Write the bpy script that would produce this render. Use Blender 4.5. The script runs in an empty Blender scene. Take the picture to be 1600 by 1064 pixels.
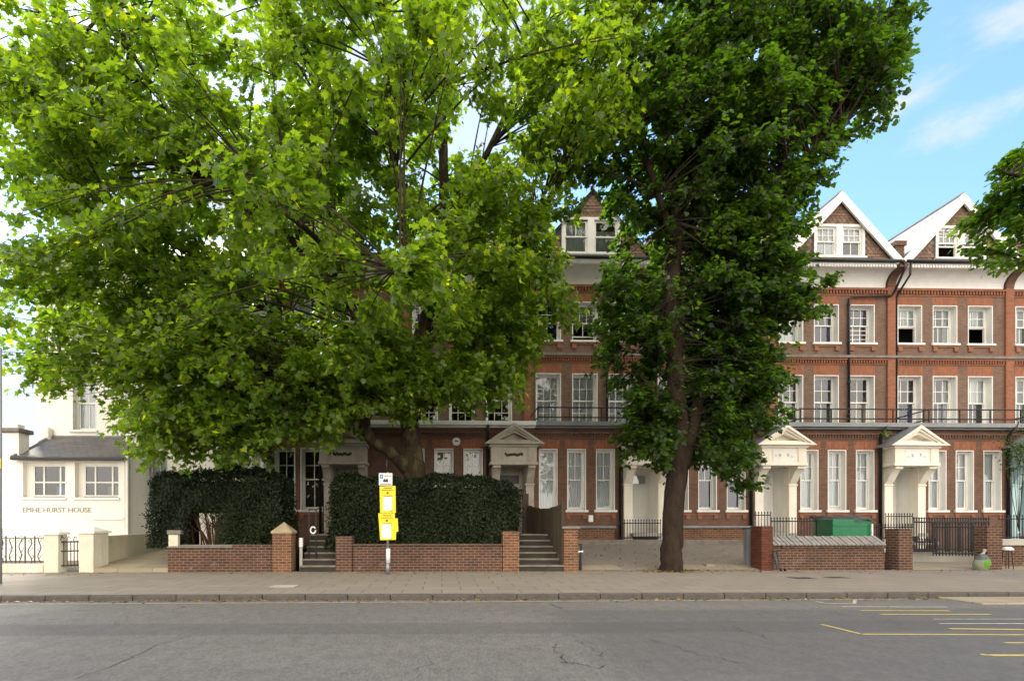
import bpy, bmesh, math, random
import numpy as np
from mathutils import Vector
R = math.radians
rng = np.random.default_rng(7)
random.seed(7)
SC = bpy.context.scene
COL = SC.collection

# ------------------------------------------------------------------ camera
YAW = R(1.4); F = 800.0; PX = 710.0; HY = 822.0; EYE = 1.6
cd = bpy.data.cameras.new('camera'); cam = bpy.data.objects.new('camera', cd); COL.objects.link(cam)
cam.location = (0, 0, EYE); cam.rotation_euler = (R(90), 0, -YAW)
cd.sensor_fit = 'HORIZONTAL'; cd.sensor_width = 36; cd.lens = 18
cd.shift_x = (800 - PX) / 1600; cd.shift_y = (HY - 532) / 1600
cd.clip_start = 0.1; cd.clip_end = 3000
SC.camera = cam

# ------------------------------------------------------------------ sky, sun, exposure
SUN_EL = R(47); SUN_AZ = R(-38)          # azimuth clockwise from +Y (the view direction): high on the left, behind the houses
w = bpy.data.worlds.new('World'); SC.world = w; w.use_nodes = True
nt = w.node_tree; nt.nodes.clear()
def N(t, **k):
    n = nt.nodes.new(t)
    for a, b in k.items(): setattr(n, a, b)
    return n
sky = N('ShaderNodeTexSky', sky_type='NISHITA', sun_disc=False, sun_elevation=SUN_EL, sun_rotation=SUN_AZ, air_density=1.0, dust_density=0.4, ozone_density=3.2)
tc = N('ShaderNodeTexCoord')
def cloud(d, rx, rz, scale, lo, hi, seed):
    """a drifting cloud round direction d (mask in direction space, broken up by noise)"""
    d = Vector(d).normalized()
    sub = N('ShaderNodeVectorMath', operation='SUBTRACT'); nt.links.new(tc.outputs['Generated'], sub.inputs[0]); sub.inputs[1].default_value = d
    sc_ = N('ShaderNodeVectorMath', operation='MULTIPLY'); nt.links.new(sub.outputs[0], sc_.inputs[0]); sc_.inputs[1].default_value = (1 / rx, 1 / rx, 1 / rz)
    ln = N('ShaderNodeVectorMath', operation='LENGTH'); nt.links.new(sc_.outputs[0], ln.inputs[0])
    mp = N('ShaderNodeVectorMath', operation='MULTIPLY_ADD'); nt.links.new(tc.outputs['Generated'], mp.inputs[0]); mp.inputs[1].default_value = (scale, scale, scale * 2.2); mp.inputs[2].default_value = (seed, seed * 1.7, 0)
    nz = N('ShaderNodeTexNoise'); nz.inputs['Scale'].default_value = 1; nz.inputs['Detail'].default_value = 7; nz.inputs['Roughness'].default_value = .62
    nt.links.new(mp.outputs[0], nz.inputs['Vector'])
    m1 = N('ShaderNodeMath', operation='MULTIPLY_ADD'); nt.links.new(ln.outputs['Value'], m1.inputs[0]); m1.inputs[1].default_value = -.42; nt.links.new(nz.outputs['Fac'], m1.inputs[2])
    mr = N('ShaderNodeMapRange', interpolation_type='SMOOTHSTEP'); nt.links.new(m1.outputs[0], mr.inputs['Value'])
    mr.inputs['From Min'].default_value = lo; mr.inputs['From Max'].default_value = hi
    return mr.outputs['Result']
def pdir(px, py):
    a = (px - PX) / F; b = (HY - py) / F
    return (math.sin(YAW) + a * math.cos(YAW), math.cos(YAW) - a * math.sin(YAW), b)
SKYMUL = 1.0
col = sky.outputs['Color']
def layer(fac, colr, amt=1.0):
    global col
    mu = N('ShaderNodeMath', operation='MULTIPLY'); nt.links.new(fac, mu.inputs[0]); mu.inputs[1].default_value = amt
    mx = N('ShaderNodeMix', data_type='RGBA'); nt.links.new(mu.outputs[0], mx.inputs['Factor']); nt.links.new(col, mx.inputs['A']); mx.inputs['B'].default_value = (*colr, 1)
    col = mx.outputs['Result']
gain = N('ShaderNodeMix', data_type='RGBA', blend_type='MULTIPLY'); gain.inputs['Factor'].default_value = 1; nt.links.new(col, gain.inputs['A']); gain.inputs['B'].default_value = (.9, 1.02, 1.0, 1); col = gain.outputs['Result']
# thin veil of high cloud all over, then single clouds, then an unseen bright cloud bank behind the camera, added as soft front fill
one = N('ShaderNodeValue'); one.outputs[0].default_value = 1.0
layer(one.outputs[0], (2.2, 2.9, 3.3), .06)
for (px, py, rx, rz, sc0, lo, hi, sd_, amt) in [(1415, 160, .11, .04, 7, .20, .50, 3.1, .8), (1530, 188, .11, .035, 7, .20, .50, 9.4, .8), (1598, 28, .12, .05, 7, .20, .52, 5.7, .8),
                                            (0, 660, .38, .17, 3, .0, .4, 1.3, .95), (700, 60, .5, .22, 3.5, .08, .5, 21.3, .85), (380, 300, .3, .3, 3.5, .08, .5, 31.3, .85)]:
    layer(cloud(pdir(px, py), rx, rz, sc0, lo, hi, sd_), (2.5, 2.6, 2.75), amt)
sepd = N('ShaderNodeSeparateXYZ'); nt.links.new(tc.outputs['Generated'], sepd.inputs[0])
nzb = N('ShaderNodeTexNoise'); nzb.inputs['Scale'].default_value = 2.6; nzb.inputs['Detail'].default_value = 6; nt.links.new(tc.outputs['Generated'], nzb.inputs['Vector'])
mb_ = N('ShaderNodeMath', operation='MULTIPLY_ADD'); nt.links.new(nzb.outputs['Fac'], mb_.inputs[0]); mb_.inputs[1].default_value = .8; nt.links.new(sepd.outputs['Y'], mb_.inputs[2])
mrb = N('ShaderNodeMapRange', interpolation_type='SMOOTHSTEP'); nt.links.new(mb_.outputs[0], mrb.inputs['Value'])
mrb.inputs['From Min'].default_value = .48; mrb.inputs['From Max'].default_value = .08
layer(mrb.outputs['Result'], (9.6, 8.7, 7.6), .95)
bg = N('ShaderNodeBackground'); bg.inputs['Strength'].default_value = 0.10
nt.links.new(col, bg.inputs['Color'])
wo = N('ShaderNodeOutputWorld'); nt.links.new(bg.outputs[0], wo.inputs['Surface'])

sl = bpy.data.lights.new('sun', 'SUN'); so = bpy.data.objects.new('sun', sl); COL.objects.link(so)
sl.energy = 2.0; sl.angle = R(10); sl.color = (1.0, .95, .86)
sd = Vector((math.sin(SUN_AZ) * math.cos(SUN_EL), math.cos(SUN_AZ) * math.cos(SUN_EL), math.sin(SUN_EL)))
so.rotation_euler = (-sd).to_track_quat('-Z', 'Y').to_euler(); so.location = (-20, 10, 40)
vs = SC.view_settings; vs.view_transform = 'Standard'; vs.look = 'None'; vs.gamma = 1; vs.use_curve_mapping = False
vs.exposure = 1.9
SC.cycles.max_bounces = 8; SC.cycles.transparent_max_bounces = 12; SC.cycles.diffuse_bounces = 4; SC.cycles.transmission_bounces = 6
try: SC.cycles.use_denoising = True
except Exception: pass

# ------------------------------------------------------------------ pixel -> world
def P(px, py, Y):
    """the point of the photograph's pixel at depth plane Y: (x, z)"""
    d = pdir(px, py); t = Y / d[1]
    return d[0] * t, EYE + d[2] * t
def X(px, Y): return P(px, 0, Y)[0]
def Z(px, py, Y): return P(px, py, Y)[1]

# ------------------------------------------------------------------ materials
MATS = {}
class Mt:
    def __init__(s, name):
        s.m = bpy.data.materials.new(name); s.m.use_nodes = True; s.t = s.m.node_tree
        s.b = s.t.nodes['Principled BSDF']; s.out = s.t.nodes['Material Output']; MATS[name] = s.m
    def n(s, t, **k):
        x = s.t.nodes.new(t)
        for a, b in k.items(): setattr(x, a, b)
        return x
    def l(s, a, b): s.t.links.new(a, b)
    def pos(s, kind='Object'):
        return s.n('ShaderNodeTexCoord').outputs[kind]
    def noise(s, vec, scale, detail=4, rough=.55, stretch=None):
        if stretch:
            m = s.n('ShaderNodeVectorMath', operation='MULTIPLY'); s.l(vec, m.inputs[0]); m.inputs[1].default_value = stretch; vec = m.outputs[0]
        x = s.n('ShaderNodeTexNoise'); x.inputs['Scale'].default_value = scale; x.inputs['Detail'].default_value = detail; x.inputs['Roughness'].default_value = rough
        s.l(vec, x.inputs['Vector']); return x.outputs['Fac']
    def ramp(s, fac, lo, hi, a=0., b=1.):
        x = s.n('ShaderNodeMapRange'); s.l(fac, x.inputs['Value']); x.inputs['From Min'].default_value = lo; x.inputs['From Max'].default_value = hi
        x.inputs['To Min'].default_value = a; x.inputs['To Max'].default_value = b; return x.outputs['Result']
    def mix(s, fac, a, b, blend='MIX'):
        x = s.n('ShaderNodeMix', data_type='RGBA', blend_type=blend)
        for v, k in ((fac, 'Factor'), (a, 'A'), (b, 'B')):
            i = x.inputs[k] if k == 'Factor' else [q for q in x.inputs if q.name == k and q.type == 'RGBA'][0]
            if isinstance(v, (int, float)): i.default_value = v
            elif isinstance(v, tuple): i.default_value = (*v[:3], 1)
            else: s.l(v, i)
        return [q for q in x.outputs if q.type == 'RGBA'][0]
    def bump(s, h, strength=.3, dist=.01):
        x = s.n('ShaderNodeBump'); x.inputs['Strength'].default_value = strength; x.inputs['Distance'].default_value = dist
        s.l(h, x.inputs['Height']); s.l(x.outputs['Normal'], s.b.inputs['Normal'])
    def fin(s, col=None, rough=.8, spec=.3, metal=0):
        if col is not None:
            if isinstance(col, tuple): s.b.inputs['Base Color'].default_value = (*col, 1)
            else: s.l(col, s.b.inputs['Base Color'])
        s.b.inputs['Roughness'].default_value = rough; s.b.inputs['Specular IOR Level'].default_value = spec; s.b.inputs['Metallic'].default_value = metal
        return s.m

def sc3(c, k): return tuple(min(1, x * k) for x in c)
def plain(name, c, rough=.8, var=.18, scale=2.5, spec=.3, metal=0, fine=40, bump=.15, streak=0, dirt=None):
    s = Mt(name); p = s.pos()
    c_ = s.mix(s.ramp(s.noise(p, scale, 6), .3, .7), sc3(c, 1 - var), sc3(c, 1 + var * .6))
    c_ = s.mix(s.ramp(s.noise(p, fine, 3), .35, .65), c_, sc3(c, 1 - var * .6)) if fine and var > .05 and False else c_
    if streak:
        st = s.ramp(s.noise(p, 1.0, 5, .6, (7, 7, .7)), .52, .75, 0, streak)
        c_ = s.mix(st, c_, dirt or sc3(c, .45))
    if bump: s.bump(s.noise(p, fine, 4), bump, .006)
    return s.fin(c_, rough, spec, metal)

def brick(name, c1, c2, mortar, bw=.225, bh=.075, ms=.010, var=.5, soot=.35, sootc=(.03, .026, .024), soldier=False, bump=.35, white=.0):
    s = Mt(name); p = s.pos()
    sep = s.n('ShaderNodeSeparateXYZ'); s.l(p, sep.inputs[0])
    ad = s.n('ShaderNodeMath', operation='ADD'); s.l(sep.outputs['X'], ad.inputs[0]); s.l(sep.outputs['Y'], ad.inputs[1])
    cb = s.n('ShaderNodeCombineXYZ')
    if soldier: s.l(sep.outputs['Z'], cb.inputs[0]); s.l(ad.outputs[0], cb.inputs[1])
    else: s.l(ad.outputs[0], cb.inputs[0]); s.l(sep.outputs['Z'], cb.inputs[1])
    b = s.n('ShaderNodeTexBrick'); s.l(cb.outputs[0], b.inputs['Vector'])
    b.inputs['Scale'].default_value = 1; b.inputs['Brick Width'].default_value = bw; b.inputs['Row Height'].default_value = bh
    b.inputs['Mortar Size'].default_value = ms; b.inputs['Mortar Smooth'].default_value = .3; b.inputs['Bias'].default_value = 0
    b.inputs['Color1'].default_value = (*c1, 1); b.inputs['Color2'].default_value = (*c2, 1); b.inputs['Mortar'].default_value = (*mortar, 1)
    c = b.outputs['Color']
    nz = s.noise(p, 1.3, 6, .6)
    c = s.mix(s.ramp(nz, .35, .7, 0, soot), c, sootc)
    n2 = s.noise(cb.outputs[0], 9, 3)
    c = s.mix(s.ramp(n2, .35, .7, 0, var * .5), c, sc3(c1, 1.35))
    if white:
        c = s.mix(s.ramp(s.noise(p, 2.2, 8, .7), .58, .75, 0, white), c, (.5, .46, .42))
    h = s.n('ShaderNodeMath', operation='MULTIPLY_ADD'); s.l(b.outputs['Fac'], h.inputs[0]); h.inputs[1].default_value = -1; s.l(s.ramp(s.noise(p, 60, 3), 0, 1, 0, .4), h.inputs[2])
    s.bump(h.outputs[0], bump, .008)
    return s.fin(c, .88, .2)

M = {}
M['brown'] = brick('brown_brick', (.2, .118, .082), (.135, .082, .061), (.195, .155, .122), soot=.4)
M['brown_low'] = brick('ground_floor_brick', (.19, .092, .06), (.125, .066, .047), (.175, .135, .105), soot=.42)
M['orange'] = brick('orange_brick', (.31, .128, .072), (.225, .09, .054), (.25, .15, .1), bw=.22, bh=.07, ms=.005, soot=.25)
M['rubbed'] = brick('rubbed_arch_brick', (.31, .118, .064), (.22, .082, .047), (.28, .16, .105), bw=.24, bh=.07, ms=.006, soldier=True, soot=.22)
M['garden'] = brick('garden_wall_brick', (.125, .052, .032), (.055, .03, .023), (.21, .165, .12), bw=.25, bh=.088, ms=.014, soot=.5, bump=.6, white=.2)
M['garden_or'] = brick('pier_brick', (.215, .085, .04), (.085, .042, .028), (.25, .19, .13), bw=.25, bh=.088, ms=.014, soot=.4, bump=.6)
M['garden_red'] = brick('red_pier_brick', (.15, .05, .03), (.085, .03, .021), (.045, .024, .018), bw=.25, bh=.088, ms=.012, soot=.3, bump=.4)
M['white'] = plain('white_paint', (.78, .77, .73), .5, .06, 1.5, .35, bump=.06)
M['trim'] = plain('weathered_white_paint', (.76, .75, .71), .55, .08, 1.5, .35, bump=.06, streak=.18, dirt=(.4, .37, .32))
M['render'] = plain('cream_render', (.86, .83, .76), .8, .06, .9, .2, bump=.2, streak=.14, dirt=(.6, .54, .44))
M['oldcream'] = plain('weathered_cream_paint', (.66, .62, .5), .75, .12, 1.6, .25, bump=.25, streak=.45, dirt=(.3, .27, .19))
M['cream'] = plain('cream_stucco', (.8, .75, .64), .6, .08, 1.4, .3, bump=.1, streak=.25, dirt=(.52, .46, .36))
M['stone'] = plain('grey_stucco', (.46, .42, .35), .8, .2, 2.2, .2, bump=.25, streak=.35, dirt=(.16, .14, .12))
M['bluepaint'] = plain('pale_blue_paint', (.42, .58, .6), .6, .07, 1.4, .3)
M['lead'] = plain('lead_sheet', (.2, .21, .22), .45, .2, 2, .5, bump=.1, streak=.3)
M['slate'] = None
M['black'] = plain('black_paint', (.012, .012, .013), .4, .2, 3, .45, bump=.05)
M['iron'] = plain('black_iron', (.016, .016, .017), .45, .3, 8, .4, bump=.1)
M['gate'] = plain('grey_iron', (.05, .048, .045), .5, .3, 8, .4, bump=.1)
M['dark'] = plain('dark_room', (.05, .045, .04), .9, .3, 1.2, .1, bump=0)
M['net'] = None
M['coping'] = plain('stone_coping', (.2, .18, .155), .85, .25, 4, .2, bump=.3)
M['pierstone'] = plain('pier_cap_stone', (.35, .28, .18), .85, .25, 5, .2, bump=.35)
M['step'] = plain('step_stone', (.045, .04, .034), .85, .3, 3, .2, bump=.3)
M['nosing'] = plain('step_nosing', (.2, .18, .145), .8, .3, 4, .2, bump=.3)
M['wood'] = None
M['yellow'] = plain('yellow_sheet', (.83, .62, .02), .4, .05, 3, .4, bump=0)
M['paper'] = plain('white_paper', (.78, .77, .76), .5, .03, 4, .3, bump=0)
M['ink'] = plain('dark_ink', (.06, .04, .03), .6, .1, 4, .2, bump=0)
M['red_ink'] = plain('red_ink', (.3, .08, .02), .6, .1, 4, .2, bump=0)
M['blue'] = plain('blue_sheet', (.04, .16, .42), .4, .05, 4, .4, bump=0)
M['zinc'] = plain('galvanised_steel', (.27, .28, .29), .4, .2, 5, .5, metal=.5, bump=.05)
M['letter'] = plain('faded_letter', (.3, .28, .235), .8, .1, 3, .1, bump=0)
M['green'] = plain('green_painted_steel', (.0, .155, .058), .38, .18, 1.8, .45, bump=.1, streak=.35, dirt=(.02, .08, .045))
M['tarp'] = plain('grey_tarp', (.085, .085, .085), .6, .3, 3, .3, bump=.3)
M['concrete'] = plain('light_concrete', (.42, .4, .35), .85, .15, 1.5, .2, bump=.2, streak=.2)
M['soil'] = plain('garden_soil', (.035, .028, .02), .95, .4, 4, .1, bump=.6, fine=15)
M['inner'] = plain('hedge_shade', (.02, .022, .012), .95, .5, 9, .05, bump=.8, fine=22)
M['bluecloth'] = plain('blue_curtain', (.03, .04, .12), .9, .2, 3, .1, bump=0)
M['beige'] = plain('beige_curtain', (.32, .28, .2), .9, .2, 3, .1, bump=0)
M['redcloth'] = plain('red_cushion', (.25, .03, .03), .9, .2, 3, .1, bump=0)
M['olive'] = plain('olive_blind', (.2, .18, .08), .9, .2, 3, .1, bump=0)
M['greenblind'] = plain('green_blind', (.1, .17, .14), .9, .2, 3, .1, bump=0)

s = Mt('net_curtain'); p = s.pos()
s.fin(s.mix(s.noise(p, 3, 3), (.86, .86, .87), (.76, .77, .79)), .9, .1)
tl = s.n('ShaderNodeBsdfTranslucent'); tl.inputs['Color'].default_value = (.7, .7, .72, 1)
tp = s.n('ShaderNodeBsdfTransparent'); m1 = s.n('ShaderNodeMixShader'); m1.inputs[0].default_value = .1; s.l(s.b.outputs[0], m1.inputs[1]); s.l(tl.outputs[0], m1.inputs[2])
m2 = s.n('ShaderNodeMixShader'); m2.inputs[0].default_value = .05; s.l(m1.outputs[0], m2.inputs[1]); s.l(tp.outputs[0], m2.inputs[2]); s.l(m2.outputs[0], s.out.inputs['Surface']); M['net'] = s.m

s = Mt('window_glass'); p = s.pos()
gl = s.n('ShaderNodeBsdfGlossy'); gl.inputs['Roughness'].default_value = .015; gl.inputs['Color'].default_value = (.9, .93, .95, 1)
bp = s.n('ShaderNodeBump'); bp.inputs['Strength'].default_value = .08; bp.inputs['Distance'].default_value = .02; s.l(s.noise(p, 2.2, 2), bp.inputs['Height']); s.l(bp.outputs[0], gl.inputs['Normal'])
tp = s.n('ShaderNodeBsdfTransparent'); tp.inputs['Color'].default_value = (.86, .9, .89, 1)
fr = s.n('ShaderNodeFresnel'); fr.inputs['IOR'].default_value = 1.6
ma = s.n('ShaderNodeMath', operation='MULTIPLY_ADD'); s.l(fr.outputs[0], ma.inputs[0]); ma.inputs[1].default_value = 1.0; ma.inputs[2].default_value = .035
mx = s.n('ShaderNodeMixShader'); s.l(ma.outputs[0], mx.inputs[0]); s.l(tp.outputs[0], mx.inputs[1]); s.l(gl.outputs[0], mx.inputs[2]); s.l(mx.outputs[0], s.out.inputs['Surface']); M['glass'] = s.m

s = Mt('roof_slate'); p = s.pos(); sep = s.n('ShaderNodeSeparateXYZ'); s.l(p, sep.inputs[0]); cb = s.n('ShaderNodeCombineXYZ'); s.l(sep.outputs['Y'], cb.inputs[0]); s.l(sep.outputs['Z'], cb.inputs[1])
b = s.n('ShaderNodeTexBrick'); s.l(cb.outputs[0], b.inputs['Vector']); b.inputs['Scale'].default_value = 1; b.inputs['Brick Width'].default_value = .3; b.inputs['Row Height'].default_value = .17; b.inputs['Mortar Size'].default_value = .012
b.inputs['Color1'].default_value = (.33, .31, .29, 1); b.inputs['Color2'].default_value = (.25, .235, .225, 1); b.inputs['Mortar'].default_value = (.1, .1, .1, 1)
s.bump(b.outputs['Fac'], -.4, .01); s.fin(s.mix(s.ramp(s.noise(p, 1.2, 6), .4, .7, 0, .35), b.outputs['Color'], (.4, .39, .36)), .6, .4); M['slate'] = s.m

s = Mt('lean_to_slate'); p = s.pos(); sep = s.n('ShaderNodeSeparateXYZ'); s.l(p, sep.inputs[0]); cb = s.n('ShaderNodeCombineXYZ'); s.l(sep.outputs['X'], cb.inputs[0]); s.l(sep.outputs['Y'], cb.inputs[1])
b = s.n('ShaderNodeTexBrick'); s.l(cb.outputs[0], b.inputs['Vector']); b.inputs['Scale'].default_value = 1; b.inputs['Brick Width'].default_value = .28; b.inputs['Row Height'].default_value = .16; b.inputs['Mortar Size'].default_value = .010
b.inputs['Color1'].default_value = (.13, .12, .12, 1); b.inputs['Color2'].default_value = (.095, .088, .09, 1); b.inputs['Mortar'].default_value = (.03, .03, .03, 1)
s.bump(b.outputs['Fac'], -.5, .012); s.fin(s.mix(s.ramp(s.noise(p, 1.2, 6), .45, .7, 0, .4), b.outputs['Color'], (.2, .18, .15)), .6, .4); M['slate2'] = s.m

s = Mt('clay_tile'); gi = s.n('ShaderNodeNewGeometry'); p = s.pos()
s.fin(s.mix(gi.outputs['Random Per Island'], s.mix(s.noise(p, 3, 4), (.27, .175, .12), (.18, .115, .08)), (.13, .088, .068)), .85, .2); M['tile'] = s.m

s = Mt('fence_board'); gi = s.n('ShaderNodeNewGeometry'); p = s.pos()
c = s.mix(gi.outputs['Random Per Island'], (.06, .045, .03), (.1, .08, .055))
c = s.mix(s.ramp(s.noise(p, 4, 6, .6, (9, 9, .6)), .35, .7, 0, .7), c, (.045, .04, .028)); s.bump(s.noise(p, 20, 5, .6, (6, 6, .3)), .4, .01); s.fin(c, .9, .15); M['wood'] = s.m

def bark(name, c1, c2, c3, patch):
    s = Mt(name); p = s.pos()
    c = s.mix(s.ramp(s.noise(p, 5, 6, .65, (1, 1, .35)), .35, .65), c1, c2)
    if patch: c = s.mix(s.ramp(s.noise(p, 2.6, 3, .5, (1, 1, .6)), .5, .6), c, c3)
    else:
        v = s.n('ShaderNodeTexVoronoi', feature='DISTANCE_TO_EDGE'); m = s.n('ShaderNodeVectorMath', operation='MULTIPLY'); s.l(p, m.inputs[0]); m.inputs[1].default_value = (16, 16, 3.2); s.l(m.outputs[0], v.inputs['Vector'])
        c = s.mix(s.ramp(v.outputs['Distance'], 0, .12, .75, 0), c, c3)
    s.bump(s.noise(p, 12, 6, .7, (2, 2, .35)), .9, .03)
    return s.fin(c, .95, .12)
M['bark_plane'] = bark('plane_bark', (.03, .022, .014), (.058, .044, .026), (.09, .075, .04), True)
M['bark_lime'] = bark('lime_bark', (.03, .021, .015), (.06, .042, .03), (.009, .007, .005), False)
M['twig'] = plain('twig_bark', (.05, .04, .028), .9, .3, 4, .1, bump=0)
M['hedge_twig'] = plain('hedge_twig', (.09, .05, .03), .9, .3, 6, .1, bump=0)

def leafmat(name, a, b, tr, trw, gloss=.35, spec=.4, yellow=None):
    s = Mt(name); gi = s.n('ShaderNodeNewGeometry'); rp = gi.outputs['Random Per Island']
    nz = s.noise(s.pos(), .55, 2)
    f = s.n('ShaderNodeMath', operation='MULTIPLY_ADD'); s.l(rp, f.inputs[0]); f.inputs[1].default_value = .55; s.l(s.ramp(nz, .3, .7, 0, .5), f.inputs[2])
    c = s.mix(f.outputs[0], a, b)
    if yellow: c = s.mix(s.ramp(rp, .965, .975), c, yellow)
    s.fin(c, gloss, spec)
    t = s.n('ShaderNodeBsdfTranslucent'); s.l(s.mix(1.0, c, tr, 'MULTIPLY'), t.inputs['Color'])
    mx = s.n('ShaderNodeMixShader'); mx.inputs[0].default_value = trw; s.l(s.b.outputs[0], mx.inputs[1]); s.l(t.outputs[0], mx.inputs[2]); s.l(mx.outputs[0], s.out.inputs['Surface'])
    return s.m
M['leaf_plane'] = leafmat('plane_leaf', (.038, .074, .012), (.12, .178, .022), (4.6, 4.5, 1.0), .53, .34, .5, yellow=(.22, .26, .02))
M['leaf_lime'] = leafmat('lime_leaf', (.009, .020, .006), (.029, .053, .010), (8.6, 9.2, 1.9), .43, .4, .35)
M['leaf_hedge'] = leafmat('hedge_leaf', (.008, .016, .006), (.02, .034, .010), (2, 2, 1), .15, .5, .22)
M['leaf_street'] = leafmat('street_tree_leaf', (.025, .058, .012), (.085, .145, .02), (5, 5, 1.2), .52, .4, .35)
M['leaf_weed'] = leafmat('weed_leaf', (.06, .12, .02), (.12, .18, .03), (2.5, 2.5, 1), .3)
M['leaf_dead'] = leafmat('fallen_leaf', (.2, .13, .05), (.28, .2, .06), (1, 1, 1), .1)

# asphalt, paving
s = Mt('asphalt'); p = s.pos(); sep = s.n('ShaderNodeSeparateXYZ'); s.l(p, sep.inputs[0])
c = s.mix(s.ramp(s.noise(p, .35, 5, .6, (.35, 1.6, 1)), .35, .65), (.215, .195, .165), (.275, .25, .212))
c = s.mix(s.ramp(s.noise(p, 5, 9, .88, (1, .55, 1)), .42, .6, 0, .55), c, (.04, .039, .038))
c = s.mix(s.ramp(s.noise(p, 11, 8, .9, (1, .4, 1)), .56, .66, 0, .3), c, (.24, .23, .21))
c = s.mix(s.ramp(s.noise(p, 34, 2, .5, (1, .35, 1)), .42, .6, 0, .42), s.mix(.4, c, (.04, .04, .04)), s.mix(.35, c, (.34, .325, .3)))
c = s.mix(s.ramp(s.noise(p, .9, 4, .6), .6, .72, 0, .35), c, (.08, .078, .074))
c = s.mix(s.ramp(s.noise(p, 70, 3, .7), .3, .7), s.mix(.4, c, (.05, .05, .05)), s.mix(.22, c, (.3, .29, .27)))
# a relaid trench along the street: darker strip, and a newer dark patch on the right
yy = s.n('ShaderNodeMath', operation='MULTIPLY_ADD'); s.l(s.noise(p, .6, 3), yy.inputs[0]); yy.inputs[1].default_value = .25; s.l(sep.outputs['Y'], yy.inputs[2])
band = s.n('ShaderNodeMath', operation='MULTIPLY'); s.l(s.ramp(yy.outputs[0], 7.72, 7.80), band.inputs[0]); s.l(s.ramp(yy.outputs[0], 8.68, 8.60), band.inputs[1])
c = s.mix(s.ramp(band.outputs[0], 0, 1, 0, .42), c, (.085, .082, .078))
xx = s.n('ShaderNodeMath', operation='MULTIPLY_ADD'); s.l(s.noise(p, .5, 3), xx.inputs[0]); xx.inputs[1].default_value = .6; s.l(sep.outputs['X'], xx.inputs[2])
pt = s.n('ShaderNodeMath', operation='MULTIPLY'); s.l(s.ramp(xx.outputs[0], 1.9, 2.7), pt.inputs[0]); s.l(s.ramp(yy.outputs[0], 10.0, 9.7), pt.inputs[1])
c = s.mix(s.ramp(pt.outputs[0], 0, 1, 0, .42), c, (.08, .08, .08))
v = s.n('ShaderNodeTexVoronoi', feature='DISTANCE_TO_EDGE'); v.inputs['Scale'].default_value = .33
wv = s.n('ShaderNodeVectorMath', operation='MULTIPLY_ADD'); nzc = s.n('ShaderNodeTexNoise'); nzc.inputs['Scale'].default_value = 1.4; nzc.inputs['Detail'].default_value = 5; s.l(p, nzc.inputs['Vector']); s.l(nzc.outputs['Color'], wv.inputs[0]); wv.inputs[1].default_value = (.9, .9, .9); s.l(p, wv.inputs[2]); s.l(wv.outputs[0], v.inputs['Vector'])
ck = s.n('ShaderNodeMath', operation='MULTIPLY'); s.l(s.ramp(v.outputs['Distance'], .0, .006, 1, 0), ck.inputs[0]); s.l(s.ramp(s.noise(p, .3, 2), .48, .6), ck.inputs[1])
c = s.mix(s.ramp(ck.outputs[0], 0, 1, 0, .6), c, (.02, .02, .02))
s.bump(s.noise(p, 120, 3, .7), .35, .006); s.fin(c, .82, .3); M['asphalt'] = s.m

def paving(name, c1, c2, mortar, bw, bh, ms=.008, stain=.3, rot=False):
    s = Mt(name); p = s.pos(); vec = p
    b = s.n('ShaderNodeTexBrick'); s.l(vec, b.inputs['Vector']); b.inputs['Scale'].default_value = 1; b.inputs['Brick Width'].default_value = bw; b.inputs['Row Height'].default_value = bh; b.inputs['Mortar Size'].default_value = ms
    b.inputs['Color1'].default_value = (*c1, 1); b.inputs['Color2'].default_value = (*c2, 1); b.inputs['Mortar'].default_value = (*mortar, 1); b.offset = .5
    c = s.mix(s.ramp(s.noise(p, .7, 7, .6), .35, .7, 0, stain), b.outputs['Color'], sc3(c1, .6))
    c = s.mix(s.ramp(s.noise(p, 50, 3), .4, .7, 0, .25), c, sc3(c1, 1.4))
    c = s.mix(s.ramp(s.noise(p, 14, 2), .70, .74, 0, .4), c, sc3(c1, .45))
    s.bump(b.outputs['Fac'], -.4, .01); return s.fin(c, .85, .25)
M['paving'] = paving('paving_slabs', (.265, .232, .188), (.228, .2, .163), (.085, .075, .066), .9, .6, .012)
M['setts'] = paving('forecourt_setts', (.3, .255, .2), (.23, .195, .155), (.11, .095, .075), .21, .105, .012, .45)
M['flags'] = paving('sandstone_flags', (.33, .28, .2), (.27, .23, .165), (.12, .1, .075), 1.1, .8, .012, .3)
M['kerbstone'] = plain('kerb_granite', (.085, .075, .065), .75, .25, 6, .35, bump=.3)
M['tar'] = plain('tar_seal', (.075, .073, .07), .7, .3, 6, .3, bump=.2)
M['road_yellow'] = plain('worn_yellow_paint', (.5, .38, .13), .75, .22, 12, .2, bump=.2)
M['road_white'] = plain('worn_pale_paint', (.45, .42, .33), .8, .3, 9, .2, bump=.2)

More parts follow.
